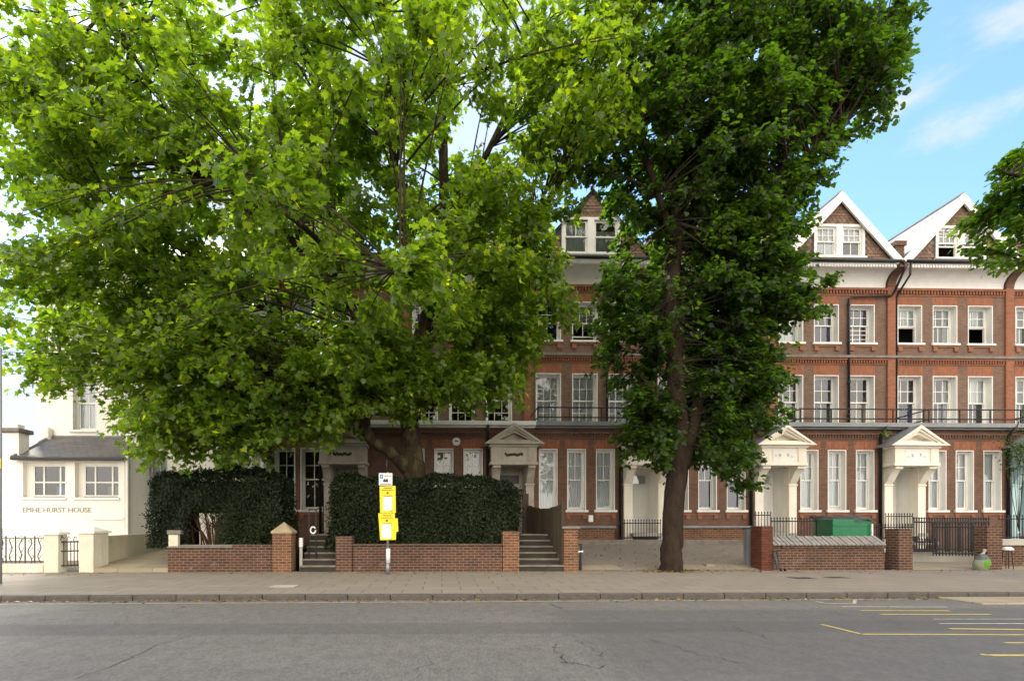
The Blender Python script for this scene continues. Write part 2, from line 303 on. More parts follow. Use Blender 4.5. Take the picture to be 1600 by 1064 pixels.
# ------------------------------------------------------------------ mesh builder
LOC = {}
def tag(o, label=None, cat=None, group=None, kind=None):
    if label: o['label'] = label
    if cat: o['category'] = cat
    if group: o['group'] = group
    if kind: o['kind'] = kind
    return o
def empty(name, loc, label, cat, group=None):
    o = bpy.data.objects.new(name, None); COL.objects.link(o); o.location = loc; o.empty_display_size = .2
    LOC[o.name] = Vector(loc); return tag(o, label, cat, group)
class MB:
    def __init__(s): s.v = []; s.f = []
    def add(s, v, f):
        n = len(s.v); s.v += [tuple(q) for q in v]; s.f += [tuple(n + i for i in q) for q in f]; return s
    def box(s, x0, x1, y0, y1, z0, z1):
        if x0 > x1: x0, x1 = x1, x0
        if y0 > y1: y0, y1 = y1, y0
        if z0 > z1: z0, z1 = z1, z0
        v = [(x, y, z) for z in (z0, z1) for y in (y0, y1) for x in (x0, x1)]
        return s.add(v, [(0, 2, 3, 1), (4, 5, 7, 6), (0, 1, 5, 4), (2, 6, 7, 3), (0, 4, 6, 2), (1, 3, 7, 5)])
    def prism(s, poly, y0, y1, axis='y'):
        """extrude a polygon (a, z) along y (or (a, z) in y along x)"""
        n = len(poly)
        if axis == 'y': v = [(a, y0, z) for a, z in poly] + [(a, y1, z) for a, z in poly]
        elif axis == 'x': v = [(y0, a, z) for a, z in poly] + [(y1, a, z) for a, z in poly]
        else: v = [(a, b, y0) for a, b in poly] + [(a, b, y1) for a, b in poly]
        f = [tuple(range(n)), tuple(range(2 * n - 1, n - 1, -1))] + [(i, n + i, n + (i + 1) % n, (i + 1) % n) for i in range(n)]
        return s.add(v, f)
    def quad(s, *p): return s.add(p, [tuple(range(len(p)))])
    def tube(s, pts, rad, n=8, cap=True):
        pts = [Vector(p) for p in pts]; rad = rad if hasattr(rad, '__len__') else [rad] * len(pts)
        ring = []; up = Vector((0, 0, 1)); prev = None
        base = len(s.v)
        for i, p in enumerate(pts):
            d = (pts[min(i + 1, len(pts) - 1)] - pts[max(i - 1, 0)]); d = d.normalized() if d.length > 1e-9 else Vector((0, 0, 1))
            if prev is None: prev = d.orthogonal().normalized()
            a = (prev - d * prev.dot(d)); a = a.normalized() if a.length > 1e-6 else d.orthogonal().normalized(); prev = a; b = d.cross(a)
            for k in range(n):
                t = 2 * math.pi * k / n; s.v.append(tuple(p + (a * math.cos(t) + b * math.sin(t)) * rad[i]))
        for i in range(len(pts) - 1):
            for k in range(n):
                s.f.append((base + i * n + k, base + i * n + (k + 1) % n, base + (i + 1) * n + (k + 1) % n, base + (i + 1) * n + k))
        if cap:
            s.f.append(tuple(base + k for k in range(n))[::-1]); s.f.append(tuple(base + (len(pts) - 1) * n + k for k in range(n)))
        return s
    def wall(s, x0, x1, z0, z1, y0, y1, holes):
        """a wall of thickness y0..y1 with rectangular holes: face cells on the front and back, reveals round each hole"""
        xs = sorted({x0, x1, *[q for h in holes for q in h[:2] if x0 < q < x1]}); zs = sorted({z0, z1, *[q for h in holes for q in h[2:] if z0 < q < z1]})
        for i in range(len(xs) - 1):
            for j in range(len(zs) - 1):
                cx = (xs[i] + xs[i + 1]) / 2; cz = (zs[j] + zs[j + 1]) / 2
                if any(h[0] < cx < h[1] and h[2] < cz < h[3] for h in holes): continue
                a, b, c, d = xs[i], xs[i + 1], zs[j], zs[j + 1]
                s.quad((a, y0, c), (b, y0, c), (b, y0, d), (a, y0, d)); s.quad((a, y1, c), (a, y1, d), (b, y1, d), (b, y1, c))
        for a, b, c, d in holes:
            s.quad((a, y0, c), (a, y1, c), (b, y1, c), (b, y0, c)); s.quad((a, y0, d), (b, y0, d), (b, y1, d), (a, y1, d))
            s.quad((a, y0, c), (a, y0, d), (a, y1, d), (a, y1, c)); s.quad((b, y0, c), (b, y1, c), (b, y1, d), (b, y0, d))
        for q in (x0, x1): s.quad((q, y0, z0), (q, y1, z0), (q, y1, z1), (q, y0, z1))
        s.quad((x0, y0, z1), (x1, y0, z1), (x1, y1, z1), (x0, y1, z1))
        return s
    def build(s, name, mat, parent=None, loc=None, smooth=False, bevel=0, label=None):
        base = LOC[parent.name] if parent is not None else Vector(loc if loc is not None else (0, 0, 0))
        me = bpy.data.meshes.new(name); me.from_pydata([(x - base.x, y - base.y, z - base.z) for x, y, z in s.v], [], s.f); me.update()
        o = bpy.data.objects.new(name, me); COL.objects.link(o); LOC[o.name] = base
        if parent is not None: o.parent = parent
        else: o.location = base
        for m in (mat if isinstance(mat, (list, tuple)) else [mat]): me.materials.append(M[m] if isinstance(m, str) else m)
        if smooth:
            for q in me.polygons: q.use_smooth = True
        if bevel:
            b = o.modifiers.new('bevel', 'BEVEL'); b.width = bevel; b.segments = 2; b.limit_method = 'ANGLE'
        if label: o['label'] = label
        return o
def struct(o): o['kind'] = 'structure'; return o
def np_mesh(name, V, faces_idx, sizes, mat, parent=None, loc=(0, 0, 0)):
    base = LOC[parent.name] if parent is not None else Vector(loc)
    V = (np.asarray(V, dtype=np.float64) - np.array(base)).astype(np.float32)
    me = bpy.data.meshes.new(name); me.vertices.add(len(V)); me.vertices.foreach_set('co', V.ravel())
    me.loops.add(len(faces_idx)); me.loops.foreach_set('vertex_index', np.asarray(faces_idx, dtype=np.int32))
    st = np.concatenate([[0], np.cumsum(sizes)[:-1]]).astype(np.int32)
    me.polygons.add(len(sizes)); me.polygons.foreach_set('loop_start', st); me.polygons.foreach_set('loop_total', np.asarray(sizes, dtype=np.int32))
    me.update(calc_edges=True); me.validate()
    o = bpy.data.objects.new(name, me); COL.objects.link(o); LOC[o.name] = base
    if parent is not None: o.parent = parent
    else: o.location = base
    me.materials.append(M[mat]); return o
def text(body, size, name, mat, parent, x, y, z, width=None, depth=.004, align='LEFT'):
    """lettering on a face that looks towards -Y; (x, z) is the lower left corner"""
    cu = bpy.data.curves.new(name, 'FONT'); cu.body = body; cu.size = size; cu.extrude = depth; cu.align_x = align; cu.offset = 0
    t = bpy.data.objects.new(name, cu); COL.objects.link(t)
    bpy.context.view_layer.update()
    me = bpy.data.meshes.new_from_object(t.evaluated_get(bpy.context.evaluated_depsgraph_get())); COL.objects.unlink(t); bpy.data.objects.remove(t)
    vs_ = np.array([v.co[:] for v in me.vertices]); k = 1
    if width: k = width / (vs_[:, 0].max() - vs_[:, 0].min())
    base = LOC[parent.name]
    for v in me.vertices:
        cx, cy, cz = v.co; v.co = (x + cx * k - base.x, y - cz - base.y, z + cy - base.z)
    o = bpy.data.objects.new(name, me); COL.objects.link(o); LOC[o.name] = base; o.parent = parent; me.materials.clear(); me.materials.append(M[mat]); return o

# ------------------------------------------------------------------ setting: ground, road, pavement
PAVE = .12; YK = 11.15
struct(MB().quad((-400, -200, -.05), (400, -200, -.05), (400, 900, -.05), (-400, 900, -.05)).build('ground', 'soil'))
struct(MB().quad((-120, -6, 0), (120, -6, 0), (120, YK + .05, 0), (-120, YK + .05, 0)).build('road', 'asphalt'))
mb = MB(); x = -60
while x < 70:
    L = .92; mb.box(x + .006, x + L - .006, YK, YK + .15, -.04, PAVE + rng.uniform(-.004, .004)); x += L
struct(mb.build('kerb', 'kerbstone', bevel=.02))
struct(MB().box(-60, 70, YK + .15, 17.0, -.04, PAVE - .002).build('pavement', 'paving'))
# ground behind the garden walls
def gx(px, py, z):
    """point on the level z seen at the pixel"""
    d = pdir(px, py); t = (z - EYE) / d[2]; return d[0] * t, d[1] * t
# yellow and pale bay lines on the road
def line(pts, wd, name='road_marking', mat='road_yellow'):
    mb = MB()
    for (a, b) in zip(pts[:-1], pts[1:]):
        A = Vector((*gx(*a, 0.), 0)); B = Vector((*gx(*b, 0.), 0)); d = (B - A).normalized(); n_ = Vector((-d.y, d.x, 0)) * wd / 2
        mb.quad((A - n_ + Vector((0, 0, .004)))[:], (B - n_ + Vector((0, 0, .004)))[:], (B + n_ + Vector((0, 0, .004)))[:], (A + n_ + Vector((0, 0, .004)))[:])
    return struct(mb.build(name, mat))
line([(1283, 975), (1346, 990.5)], .07); line([(1346, 990.5), (1900, 993)], .07)
line([(1484, 982), (1900, 987)], .09); line([(1570, 1004), (1900, 1004)], .07); line([(1532, 1022), (1546, 1023.5), (1900, 1023.5)], .09)
line([(1468, 974), (1900, 974)], .06, mat='road_white'); line([(1458, 967), (1900, 967)], .04, mat='road_white')
line([(1376, 959.5), (1548, 959.5)], .08, mat='road_yellow'); line([(1345, 953.5), (1485, 954)], .08); line([(1315, 947.5), (1480, 948)], .07, mat='road_white')
line([(1275, 939), (1290, 942.5), (1335, 942.5), (1336, 937)], .06, mat='road_white')
line([(-60, 944), (700, 940), (1380, 936), (1420, 935)], .05, mat='road_white')
# cracks sealed and open in the tarmac, patched reinstatements
def crack(pts, wd):
    mb = MB(); P_ = []
    for (a, b) in zip(pts[:-1], pts[1:]):
        for t in np.linspace(0, 1, 9)[:-1]: q = gx(a[0] + (b[0] - a[0]) * t, a[1] + (b[1] - a[1]) * t, 0); P_.append(np.array([q[0] + rng.normal(0, .035), q[1] + rng.normal(0, .05)]))
    for a, b in zip(P_[:-1], P_[1:]):
        d = b - a; d = d / np.linalg.norm(d); n_ = np.array([-d[1], d[0]]) * wd * rng.uniform(.2, .75); z = .003
        mb.quad((*(a - n_), z), (*(b - n_), z), (*(b + n_), z), (*(a + n_), z))
    struct(mb.build('road_crack', 'tar'))
crack([(118, 1062), (190, 1035), (240, 1010), (300, 992)], .012); crack([(870, 1004), (868, 1016), (880, 1030), (905, 1038), (950, 1044)], .010); crack([(900, 1000), (925, 1012), (948, 1030)], .009)
crack([(1020, 1000), (1085, 1020), (1180, 1040)], .008); crack([(860, 942), (876, 951)], .02); crack([(-20, 968), (90, 955), (200, 952)], .012); crack([(1290, 956), (1400, 970), (1420, 985)], .01)
mb = MB()
for px, py, w_, d_ in ((1245, 904, .62, .45), (1300, 903, .55, .4), (420, 917, .6, .45)):
    q = gx(px, py, PAVE); mb = MB().box(q[0], q[0] + w_, q[1], q[1] + d_, PAVE - .01, PAVE + .003); struct(mb.build('pavement_cover', 'gate' if px != 420 else 'concrete'))
# dropped kerb apron at the right edge
struct(MB().box(*sorted((gx(1540, 945, 0)[0], gx(1900, 945, 0)[0])), 10.2, YK - .01, -.02, .03).build('dropped_kerb', 'flags', bevel=.01))

# ------------------------------------------------------------------ terraced houses
YU, YG = 24.7, 22.9            # upper wall plane, ground floor plane (it stands forward under a lead flat)
XB = [X(q, YU) for q in (825, 1011, 1199, 1387, 1575)]
HW = (XB[4] - XB[0]) / 4
X5 = XB[3]                     # left boundary of the measured house
def u5(px, Y): return X(px, Y) - X5
def z5(py, Y, px=1480): return Z(px, py, Y)
ZL = dict(top2=z5(478, YU), bot2=z5(537, YU), top1=z5(588, YU), bot1=z5(668, YU), str1=z5(560, YU), cove=z5(451, YU), ledtop=z5(661, 22.6), gtop=z5(704, YG), gbot=z5(797, YG))
UW = [(u5(1399, YU), u5(1436.5, YU)), (u5(1454, YU), u5(1491.5, YU)), (u5(1509, YU), u5(1547, YU))]
XG5 = X(1387, YU)
def ug(px): return X(px, YG) - XB[2]       # ground floor measured on the house left of it
GW = [(ug(1245), ug(1272.5)), (ug(1288), ug(1316)), (ug(1332), ug(1360))]
PC = [(ug(1373), ug(1386)), (ug(1425), ug(1437))]     # porch columns, in the plane of the ground floor wall

def sash(parent, x0, x1, z0, z1, Y, cols=3, ru=2, rl=1, cl=2, opened=0, reveal=.3, fill=None, frame='white', sill=True, half=None):
    """a box sash window set back in its opening: frame with sashes and glazing bars > reveal, sill, pane, curtain"""
    yf = Y + reveal; b = .06; mb = MB()
    mb.box(x0 + .02, x0 + .02 + b, yf, yf + .1, z0 + .02, z1 - .02).box(x1 - .02 - b, x1 - .02, yf, yf + .1, z0 + .02, z1 - .02)
    mb.box(x0 + .02 + b, x1 - .02 - b, yf, yf + .1, z1 - .02 - b, z1 - .02).box(x0 + .02 + b, x1 - .02 - b, yf, yf + .1, z0 + .02, z0 + .02 + b)
    a0, a1, c0, c1 = x0 + .02 + b, x1 - .02 - b, z0 + .02 + b, z1 - .02 - b; zm = (c0 + c1) / 2
    def sh(p0, p1, q0, q1, y, nc, nr):
        t = .045
        mb.box(p0, p0 + t, y, y + .04, q0, q1).box(p1 - t, p1, y, y + .04, q0, q1).box(p0 + t, p1 - t, y, y + .04, q1 - t, q1).box(p0 + t, p1 - t, y, y + .04, q0, q0 + t * 1.3)
        for i in range(1, nc): xm = p0 + (p1 - p0) * i / nc; mb.box(xm - .017, xm + .017, y + .008, y + .032, q0 + t, q1 - t)
        for i in range(1, nr): zz = q0 + (q1 - q0) * i / nr; mb.box(p0 + t, p1 - t, y + .01, y + .03, zz - .017, zz + .017)
        return (p0 + t * .7, p1 - t * .7, q0 + t * .7, q1 - t * .7, y + .02)
    g = [sh(a0, a1, zm - .02, c1, yf + .012, cols, ru)]
    lift = opened * (zm - c0); g.append(sh(a0, a1, c0 + lift, zm + .02 + lift, yf + .056, cl, rl))
    wn = mb.build('window', frame, parent)
    rv = MB(); t = .022
    rv.box(x0 - .012, x0 + t, Y - .006, yf, z0, z1 + .012).box(x1 - t, x1 + .012, Y - .006, yf, z0, z1 + .012).box(x0 + t, x1 - t, Y - .006, yf, z1 - t, z1 + .012)
    rv.build('reveal', frame, wn)
    if sill: MB().box(x0 - .1, x1 + .1, Y - .09, yf + .02, z0 - .1, z0).build('sill', 'trim', wn, bevel=.008)
    pn = MB()
    for a, b_, c, d, y in g: pn.quad((a, y, c), (b_, y, c), (b_, y, d), (a, y, d))
    pn.build('pane', 'glass', wn)
    if fill:
        kind = fill if isinstance(fill, str) else fill[0]; top, bot = (z1, z0) if isinstance(fill, str) else (z0 + (z1 - z0) * fill[1], z0 + (z1 - z0) * fill[2])
        cm = MB(); n = 46; L = []
        for i in range(n + 1):
            q = i / n; xx_ = x0 + (x1 - x0) * q
            if half and abs(q - .5) < half: continue
            L.append((xx_, yf + .115 + (.014 * math.sin(q * 46 + 1.3 * math.sin(q * 9)) if kind in ('net', 'bluecloth', 'beige') else 0), q))
        for (p, q) in zip(L[:-1], L[1:]):
            if q[2] - p[2] > 1.5 / n: continue
            cm.quad((p[0], p[1], bot), (q[0], q[1], bot), (q[0], q[1] , top), (p[0], p[1], top))
        cm.build('curtain', kind, wn, smooth=True)
    return wn

def dentils(x0, x1, z0, z1, Y, mb, step=.15):
    h = z1 - z0
    mb.box(x0, x1, Y - .11, Y + .02, z1 - h * .28, z1)
    mb.box(x0, x1, Y - .03, Y + .02, z0, z0 + h * .25)
    n = max(1, int((x1 - x0) / step))
    for i in range(n):
        a = x0 + (x1 - x0) * i / n; mb.box(a, a + step * .5, Y - .085, Y + .02, z0 + h * .25, z1 - h * .28)

def railing(mb, x0, x1, y0, y1, z0, z1, step=.11, r=.009, rails=(0.06, 1.0), knob=0, zslope=0):
    L = math.hypot(x1 - x0, y1 - y0); n = max(1, int(L / step))
    for q in rails:
        zz = z0 + (z1 - z0) * q; mb.tube([(x0, y0, zz), (x1, y1, zz + zslope)], r * 1.5, 6)
    for i in range(n + 1):
        t = i / n; x_, y_ = x0 + (x1 - x0) * t, y0 + (y1 - y0) * t; dz = zslope * t
        mb.tube([(x_, y_, z0 + dz), (x_, y_, z1 + dz + (.07 if knob else 0))], r, 5)
        if knob: mb.tube([(x_, y_, z1 + dz + .03), (x_, y_, z1 + dz + .06), (x_, y_, z1 + dz + .12)], [r * .8, r * 2.2, .001], 6)

def house(k, label, cfg):
    xl = cfg.get('xl', XB[0] + (k - 3) * HW); W = cfg.get('W', HW); xr = xl + W
    h = empty('terraced_house', (xl, YU, 0), label, 'house', 'houses of the terrace')
    g = lambda u: xl + u
    wide = cfg.get('wide')
    # --- upper wall
    ho = [(g(a), g(b), ZL['bot2'], ZL['top2']) for a, b in UW] + [(g(a), g(b), ZL['bot1'], ZL['top1']) for a, b in UW]
    MB().wall(xl, xr, 2.0, ZL['cove'] + .2, YU, YU + .34, ho).build('wall', 'brown', h)
    mb = MB()
    mb.box(xl - .2, xl + .2, YU - .1, YU + .1, ZL['ledtop'], ZL['cove'] - .003)
    mb.build('pilaster', 'orange', h, bevel=.006)
    st = MB(); dentils(xl + .2, xr - .2, z5(464, YU), z5(453, YU), YU, st); st.build('cornice', 'orange', h)
    st = MB(); dentils(xl + .2, xr - .2, z5(571, YU), z5(562, YU), YU, st, .13); st.build('string_course', 'orange', h)
    MB().box(xl - .24, xr - .24, YU - .16, YU + .02, z5(561.5, YU), z5(557.5, YU)).build('string_ledge', 'coping', h, bevel=.01)
    for a, b in UW:
        MB().box(g(a) - .05, g(b) + .05, YU - .005, YU + .05, ZL['top2'] + .013, z5(465, YU)).build('lintel', 'rubbed', h); MB().box(g(a) - .05, g(b) + .05, YU - .005, YU + .05, ZL['top1'] + .013, z5(572, YU)).build('lintel', 'rubbed', h)
    for a, b in UW:
        z = ZL['bot2'] - .1; ap = MB()
        ap.box(g(a) - .04, g(b) + .04, YU - .04, YU + .02, z - .1, z - .002)
        for q in (g(a) - .02, g(b) - .18): ap.box(q, q + .2, YU - .065, YU + .02, z - .3, z - .101)
        ap.build('apron', 'orange', h)
    for i, (a, b) in enumerate(UW):
        sash(h, g(a), g(b), ZL['bot2'], ZL['top2'], YU, **cfg['w2'][i]); sash(h, g(a), g(b), ZL['bot1'], ZL['top1'], YU, **cfg['w1'][i])
    # dark rooms behind the windows
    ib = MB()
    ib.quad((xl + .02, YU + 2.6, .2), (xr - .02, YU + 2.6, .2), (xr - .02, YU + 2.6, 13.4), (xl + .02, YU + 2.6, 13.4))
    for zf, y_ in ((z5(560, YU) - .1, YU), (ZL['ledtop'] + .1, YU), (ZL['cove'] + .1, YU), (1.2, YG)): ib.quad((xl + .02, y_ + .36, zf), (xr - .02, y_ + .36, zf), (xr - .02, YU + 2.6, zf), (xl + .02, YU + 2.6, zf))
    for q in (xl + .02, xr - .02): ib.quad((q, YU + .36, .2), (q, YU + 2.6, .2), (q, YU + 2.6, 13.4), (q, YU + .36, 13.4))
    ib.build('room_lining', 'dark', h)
    # --- white cove under the gable, with bead row
    cv = []; zt = z5(420, YU - .62); zb = ZL['cove']
    for i in range(9):
        t = i / 8; cv.append((YU - .01 - .62 * (1 - math.cos(t * math.pi / 2)), zb + (zt - zb) * math.sin(t * math.pi / 2)))
    cv += [(YU - .66, zt), (YU - .66, zt + .22), (YU + .1, zt + .22), (YU + .1, zb)]
    MB().prism(cv, xl + .26, xr - .26, 'x').build('cove', 'trim', h, smooth=False)
    bd = MB(); n = int(W / .16)
    for i in range(n):
        a = xl + .3 + (W - .6) * i / n; bd.box(a, a + .09, YU - .71, YU - .661, zt + .015, zt + .13)
    bd.build('bead_row', 'trim', h)
    MB().tube([(xl + .15, YU - .78, zt + .27), (xr - .15, YU - .78, zt + .27)], .075, 8).build('gutter', 'black', h, smooth=True)
    # curved brick bracket at the party wall and its little stack
    br = [(YU - .06, zb - .02)]
    for i in range(9):
        t = i / 8; br.append((YU - .1 - .66 * (1 - math.cos(t * math.pi / 2)), zb + (zt - zb) * math.sin(t * math.pi / 2)))
    br += [(YU - .76, zt + .1), (YU + .2, zt + .1), (YU + .2, zb - .02)]
    MB().prism(br, xl - .2, xl + .2, 'x').build('bracket', 'brown_low', h)
    z0 = z5(407, YU - .6)
    MB().box(xl - .22, xl + .22, YU - .55, YU + .1, zt + .101, z5(386, YU - .5)).box(xl - .28, xl + .28, YU - .62, YU + .16, z5(386, YU - .5), z5(379, YU - .5)).build('party_stack', 'garden', h, bevel=.015)
    # --- gable
    YGB = YU - .7; apx = xl + u5(1502, YGB); za = z5(302, YGB, 1502); zb_ = z5(405, YGB, 1502); hw_ = (X(1594, YGB) - X(1410, YGB)) / 2
    xa, xb_ = apx - hw_, apx + hw_
    if k == 6: pass
    zr = za - .03
    roof = MB()
    yb = YU + 8.5
    for sgn in (-1, 1):
        ex = apx + sgn * (hw_ + .0); ez = zb_
        n_ = Vector((0, 0, .1))
        A = (apx, YGB + .02, zr); B = (ex, YGB + .02, ez); C = (ex, yb, ez); D = (apx, yb, zr)
        roof.quad(A, B, C, D); roof.quad((A[0], A[1], A[2] - .12), (D[0], D[1], D[2] - .12), (C[0], C[1], C[2] - .12), (B[0], B[1], B[2] - .12))
    roof.quad((xa, yb, zb_), (xb_, yb, zb_), (apx, yb, zr))
    rf = roof.build('roof', 'slate', h)
    MB().tube([(apx, YGB + .0, zr + .03), (apx, yb, zr + .03)], .07, 6).build('ridge', 'lead', rf)
    if k in (4, 5): 
        cz = z5(345, 33); MB().box(g(W * .86), g(W * .86) + .9, YU + 7, YU + 8.6, zb_ - .5, cz + .6).box(g(W * .86) - .07, g(W * .86) + .97, YU + 6.93, YU + 8.67, cz + .6, cz + .78).build('chimney', 'brown', h, bevel=.01)
    # gable face: dark board behind tiles
    YF = YGB + .16
    gw = cfg.get('gw', (1460, 1532, 357, 405)); wx0, wx1 = xl + u5(gw[0], YF), xl + u5(gw[1], YF); wz1, wz0 = z5(gw[2], YF), z5(404, YF)
    slope = (zr - zb_) / hw_
    gb = MB()
    def zat(x_): return zr - abs(x_ - apx) * slope - .06
    gb.add([(xa, YF, zb_ - .1), (wx0, YF, zb_ - .1), (wx0, YF, zat(wx0)), ], [(0, 1, 2)])
    gb.add([(xb_, YF, zb_ - .1), (wx1, YF, zb_ - .1), (wx1, YF, zat(wx1))], [(0, 2, 1)])
    gb.add([(wx0, YF, wz1), (wx1, YF, wz1), (wx1, YF, zat(wx1)), (apx, YF, zat(apx)), (wx0, YF, zat(wx0))], [(0, 1, 2, 3, 4)])
    gf = gb.build('gable', 'black', h)
    tl_ = MB(); th = .15; tw = .22; row = 0; z = zb_ - .02
    while z < zr - .3:
        scale_band = (row % 7) >= 3
        zc = z + th
        half = (zr - zc) / slope - .1
        off = tw / 2 if row % 2 else 0
        i0 = int(-half / tw) - 1
        for i in range(i0, -i0 + 1):
            a = apx + i * tw + off
            if a - tw / 2 < apx - half or a + tw / 2 > apx + half: continue
            if a + tw / 2 > wx0 - .05 and a - tw / 2 < wx1 + .05 and z < wz1 + .04: continue
            e = .006; yl = YF - .035 + rng.uniform(-.004, .004); yu = YF - .012
            if scale_band: pts = [(a - tw / 2 + e, yu, z + th * 1.35), (a - tw / 2 + e, (yl + yu) / 2, z + th * .5), (a, yl, z - .02), (a + tw / 2 - e, (yl + yu) / 2, z + th * .5), (a + tw / 2 - e, yu, z + th * 1.35)]
            else: pts = [(a - tw / 2 + e, yu, z + th * 1.3), (a - tw / 2 + e, yl, z), (a + tw / 2 - e, yl, z), (a + tw / 2 - e, yu, z + th * 1.3)]
            m_ = len(pts); bot = [(p[0], YF, p[2]) for p in pts]
            tl_.add(pts + bot, [tuple(range(m_))] + [(i_, m_ + i_, m_ + (i_ + 1) % m_, (i_ + 1) % m_) for i_ in range(m_)])
        z += th; row += 1
    tl_.build('tile_hanging', 'tile', gf)
    if not cfg.get('noboard'):
        bb = MB(); bw_ = .34
        for sgn in (-1, 1):
            d = Vector((sgn * hw_, 0, zb_ - zr)); L = d.length; d.normalize(); nn = Vector((-d.z * sgn, 0, d.x * sgn)); nn = nn if nn.z < 0 else -nn
            o = Vector((apx, 0, za)); e = o + d * (L + .12)
            P_ = [o, e, e + nn * bw_, o + Vector((0, 0, -bw_ / abs(nn.z)))]
            bb.prism([(q.x, q.z) for q in P_], YGB - .04, YGB + .05)
        bb.build('bargeboard', 'white', h)
    # gable window: a pair of sashes with a broad white mullion
    mid = (wx0 + wx1) / 2
    MB().box(mid - .13, mid + .13, YF - .06, YF + .1, wz0, wz1).box(wx0 - .1, wx0, YF - .06, YF + .1, wz0, wz1).box(wx1, wx1 + .1, YF - .06, YF + .1, wz0, wz1).box(wx0 - .1, wx1 + .1, YF - .06, YF + .1, wz1, wz1 + .1).box(wx0 - .15, wx1 + .15, YF - .14, YF + .1, wz0 - .08, wz0).build('gable_window_frame', 'white', h)
    for i, (a, b) in enumerate(((wx0, mid - .13), (mid + .13, wx1))): sash(h, a, b, wz0, wz1, YF - .05, reveal=.06, sill=False, **cfg.get('w3', ({}, {}))[i])
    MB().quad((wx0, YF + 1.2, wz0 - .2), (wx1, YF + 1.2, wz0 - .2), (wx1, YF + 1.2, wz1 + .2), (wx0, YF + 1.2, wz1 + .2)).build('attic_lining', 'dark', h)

    # --- ground floor
    GB = XB[0] + (k - 3) * HW if 'xl' not in cfg else xl
    gws = cfg.get('gws', [(xl + a, xl + b) for a, b in GW])
    pc = [(xl + a, xl + b) for a, b in PC]; po = (pc[0][1], pc[1][0])
    lowz = .0; zfl = 1.3
    hol = [(a, b, ZL['gbot'], ZL['gtop']) for a, b in gws] + [(po[0] - .03, po[1] + .03, zfl - .02, z5(728, YG) + .02)]
    gxr = xr + (0 if not wide else 0)
    MB().wall(xl, xr, lowz, ZL['ledtop'] - .28, YG, YG + .34, [q for q in hol if q[1] < xr + .01]).build('ground_floor_wall', cfg.get('gmat', 'brown_low'), h)
    for a, b in gws: MB().box(a - .1, b + .1, YG - .005, YG + .05, ZL['gtop'] + .013, z5(690, YG)).build('ground_lintel', 'rubbed', h)
    st = MB(); dentils(xl + .05, xr - .05, z5(686, YG), z5(678, YG), YG, st, .13); st.build('ground_cornice', 'brown_low', h)
    for a, b in gws:
        z = ZL['gbot'] - .1; ap = MB()
        ap.box(a - .06, b + .06, YG - .03, YG + .02, z - .12, z - .002)
        for q in (a - .05, b - .13): ap.box(q, q + .18, YG - .05, YG + .02, z - .3, z - .121)
        ap.build('ground_apron', 'orange', h)
    for i, (a, b) in enumerate(gws): sash(h, a, b, ZL['gbot'], ZL['gtop'], YG, reveal=.25, **cfg['w0'][i])
    # lead flat over the ground floor with its moulded edge
    zl = ZL['ledtop']; stone = cfg.get('stone')
    MB().box(xl, xr, YG - .34, YU, zl - .06, zl).box(xl, xr, YG - .38, YG - .2, zl - .2, zl - .061).box(xl, xr, YG - .22, YG + .0, zl - .28, zl - .201).build('lead_flat', 'lead' if not stone else 'trim', h, bevel=.01)
    if not stone:
        rl = MB(); yr = YG - .1; zt_ = z5(640, yr); zm_ = z5(655, yr)
        for q in (zt_, zm_): rl.tube([(xl + .1, yr, q), (xr - .05, yr, q)], .03, 6)
        for i in range(5):
            a = xl + .12 + (W - .25) * i / 4; rl.tube([(a, yr, zl - .04), (a, yr, zt_)], .034, 6)
        for q, dz in ((zt_, 0), (zm_, 0)): rl.tube([(xl + .12, yr, q), (xl + .12, YU - .02, q - .05)], .028, 6)
        rl.build('balcony_rail', 'iron', h)
    # --- downpipes
    dp = MB(); xp = xl + u5(1362 + 22 - 0, YU) if False else xl + W * .655
    z0_ = z5(452, YU); xe = xr + .13
    if cfg.get('pipe', True):
        yp = YU - .1
        dp.tube([(xr + .02, YU - .8, zt + .2), (xr + .06, YU - .72, zt - .1), (xr + .0, YU - .25, zb - .3), (xr - .05, yp - .05, zb - .45), (xl + W * .67, yp - .02, zb - .5), (xl + W * .645, yp, zb - .62), (xl + W * .64, yp, zb - .9), (xl + W * .64, yp, zl)], .055, 8)
        dp.tube([(xr + .32, YU - .8, zt + .2), (xr + .36, YU - .7, zt - .35), (xr + .24, YU - .25, zb - .3), (xr + .24, YU - .09, zb - .5), (xr + .24, YU - .09, zl)], .045, 8)
        for zz in (12.4, 10.6, 8.6, 7.0): dp.tube([(xl + W * .64, yp, zz), (xl + W * .64, yp, zz + .1)], .068, 8)
    dp.tube([(pc[0][0] - .16, YG - .42, zl - .2), (pc[0][0] - .16, YG - .1, zl - .55), (pc[0][0] - .16, YG - .08, .3)], .06, 8)
    dp.build('downpipe', 'black', h, smooth=True)
    # --- porch
    pm = cfg.get('pmat', 'cream'); yf = YG - .7; xo0, xo1 = pc[0][0] - .05, pc[1][1]
    zc = z5(757, YG); zf0, zf1 = z5(728, yf), z5(697, yf)
    en = MB(); en.box(xo0, xo1, yf, YG + .02, zf0 + .12, zf1 - .1).box(xo0 - .06, xo1 + .06, yf - .06, YG + .02, zf0, zf0 + .12).box(xo0 - .08, xo1 + .08, yf - .08, YG + .02, zf1 - .1, zf1)
    en.box(xo0 - .012, xo0 + .36, yf - .03, yf + .1, zf0 + .121, zf1 - .101).box(xo1 - .36, xo1 + .012, yf - .03, yf + .1, zf0 + .121, zf1 - .101)
    pr = en.build('porch', pm, h, bevel=.012)
    MB().box(xo0 + .46, xo1 - .46, yf - .012, yf + .01, zf0 + .17, zf1 - .16).build('name_panel', 'trim' if not stone else 'stone', pr)
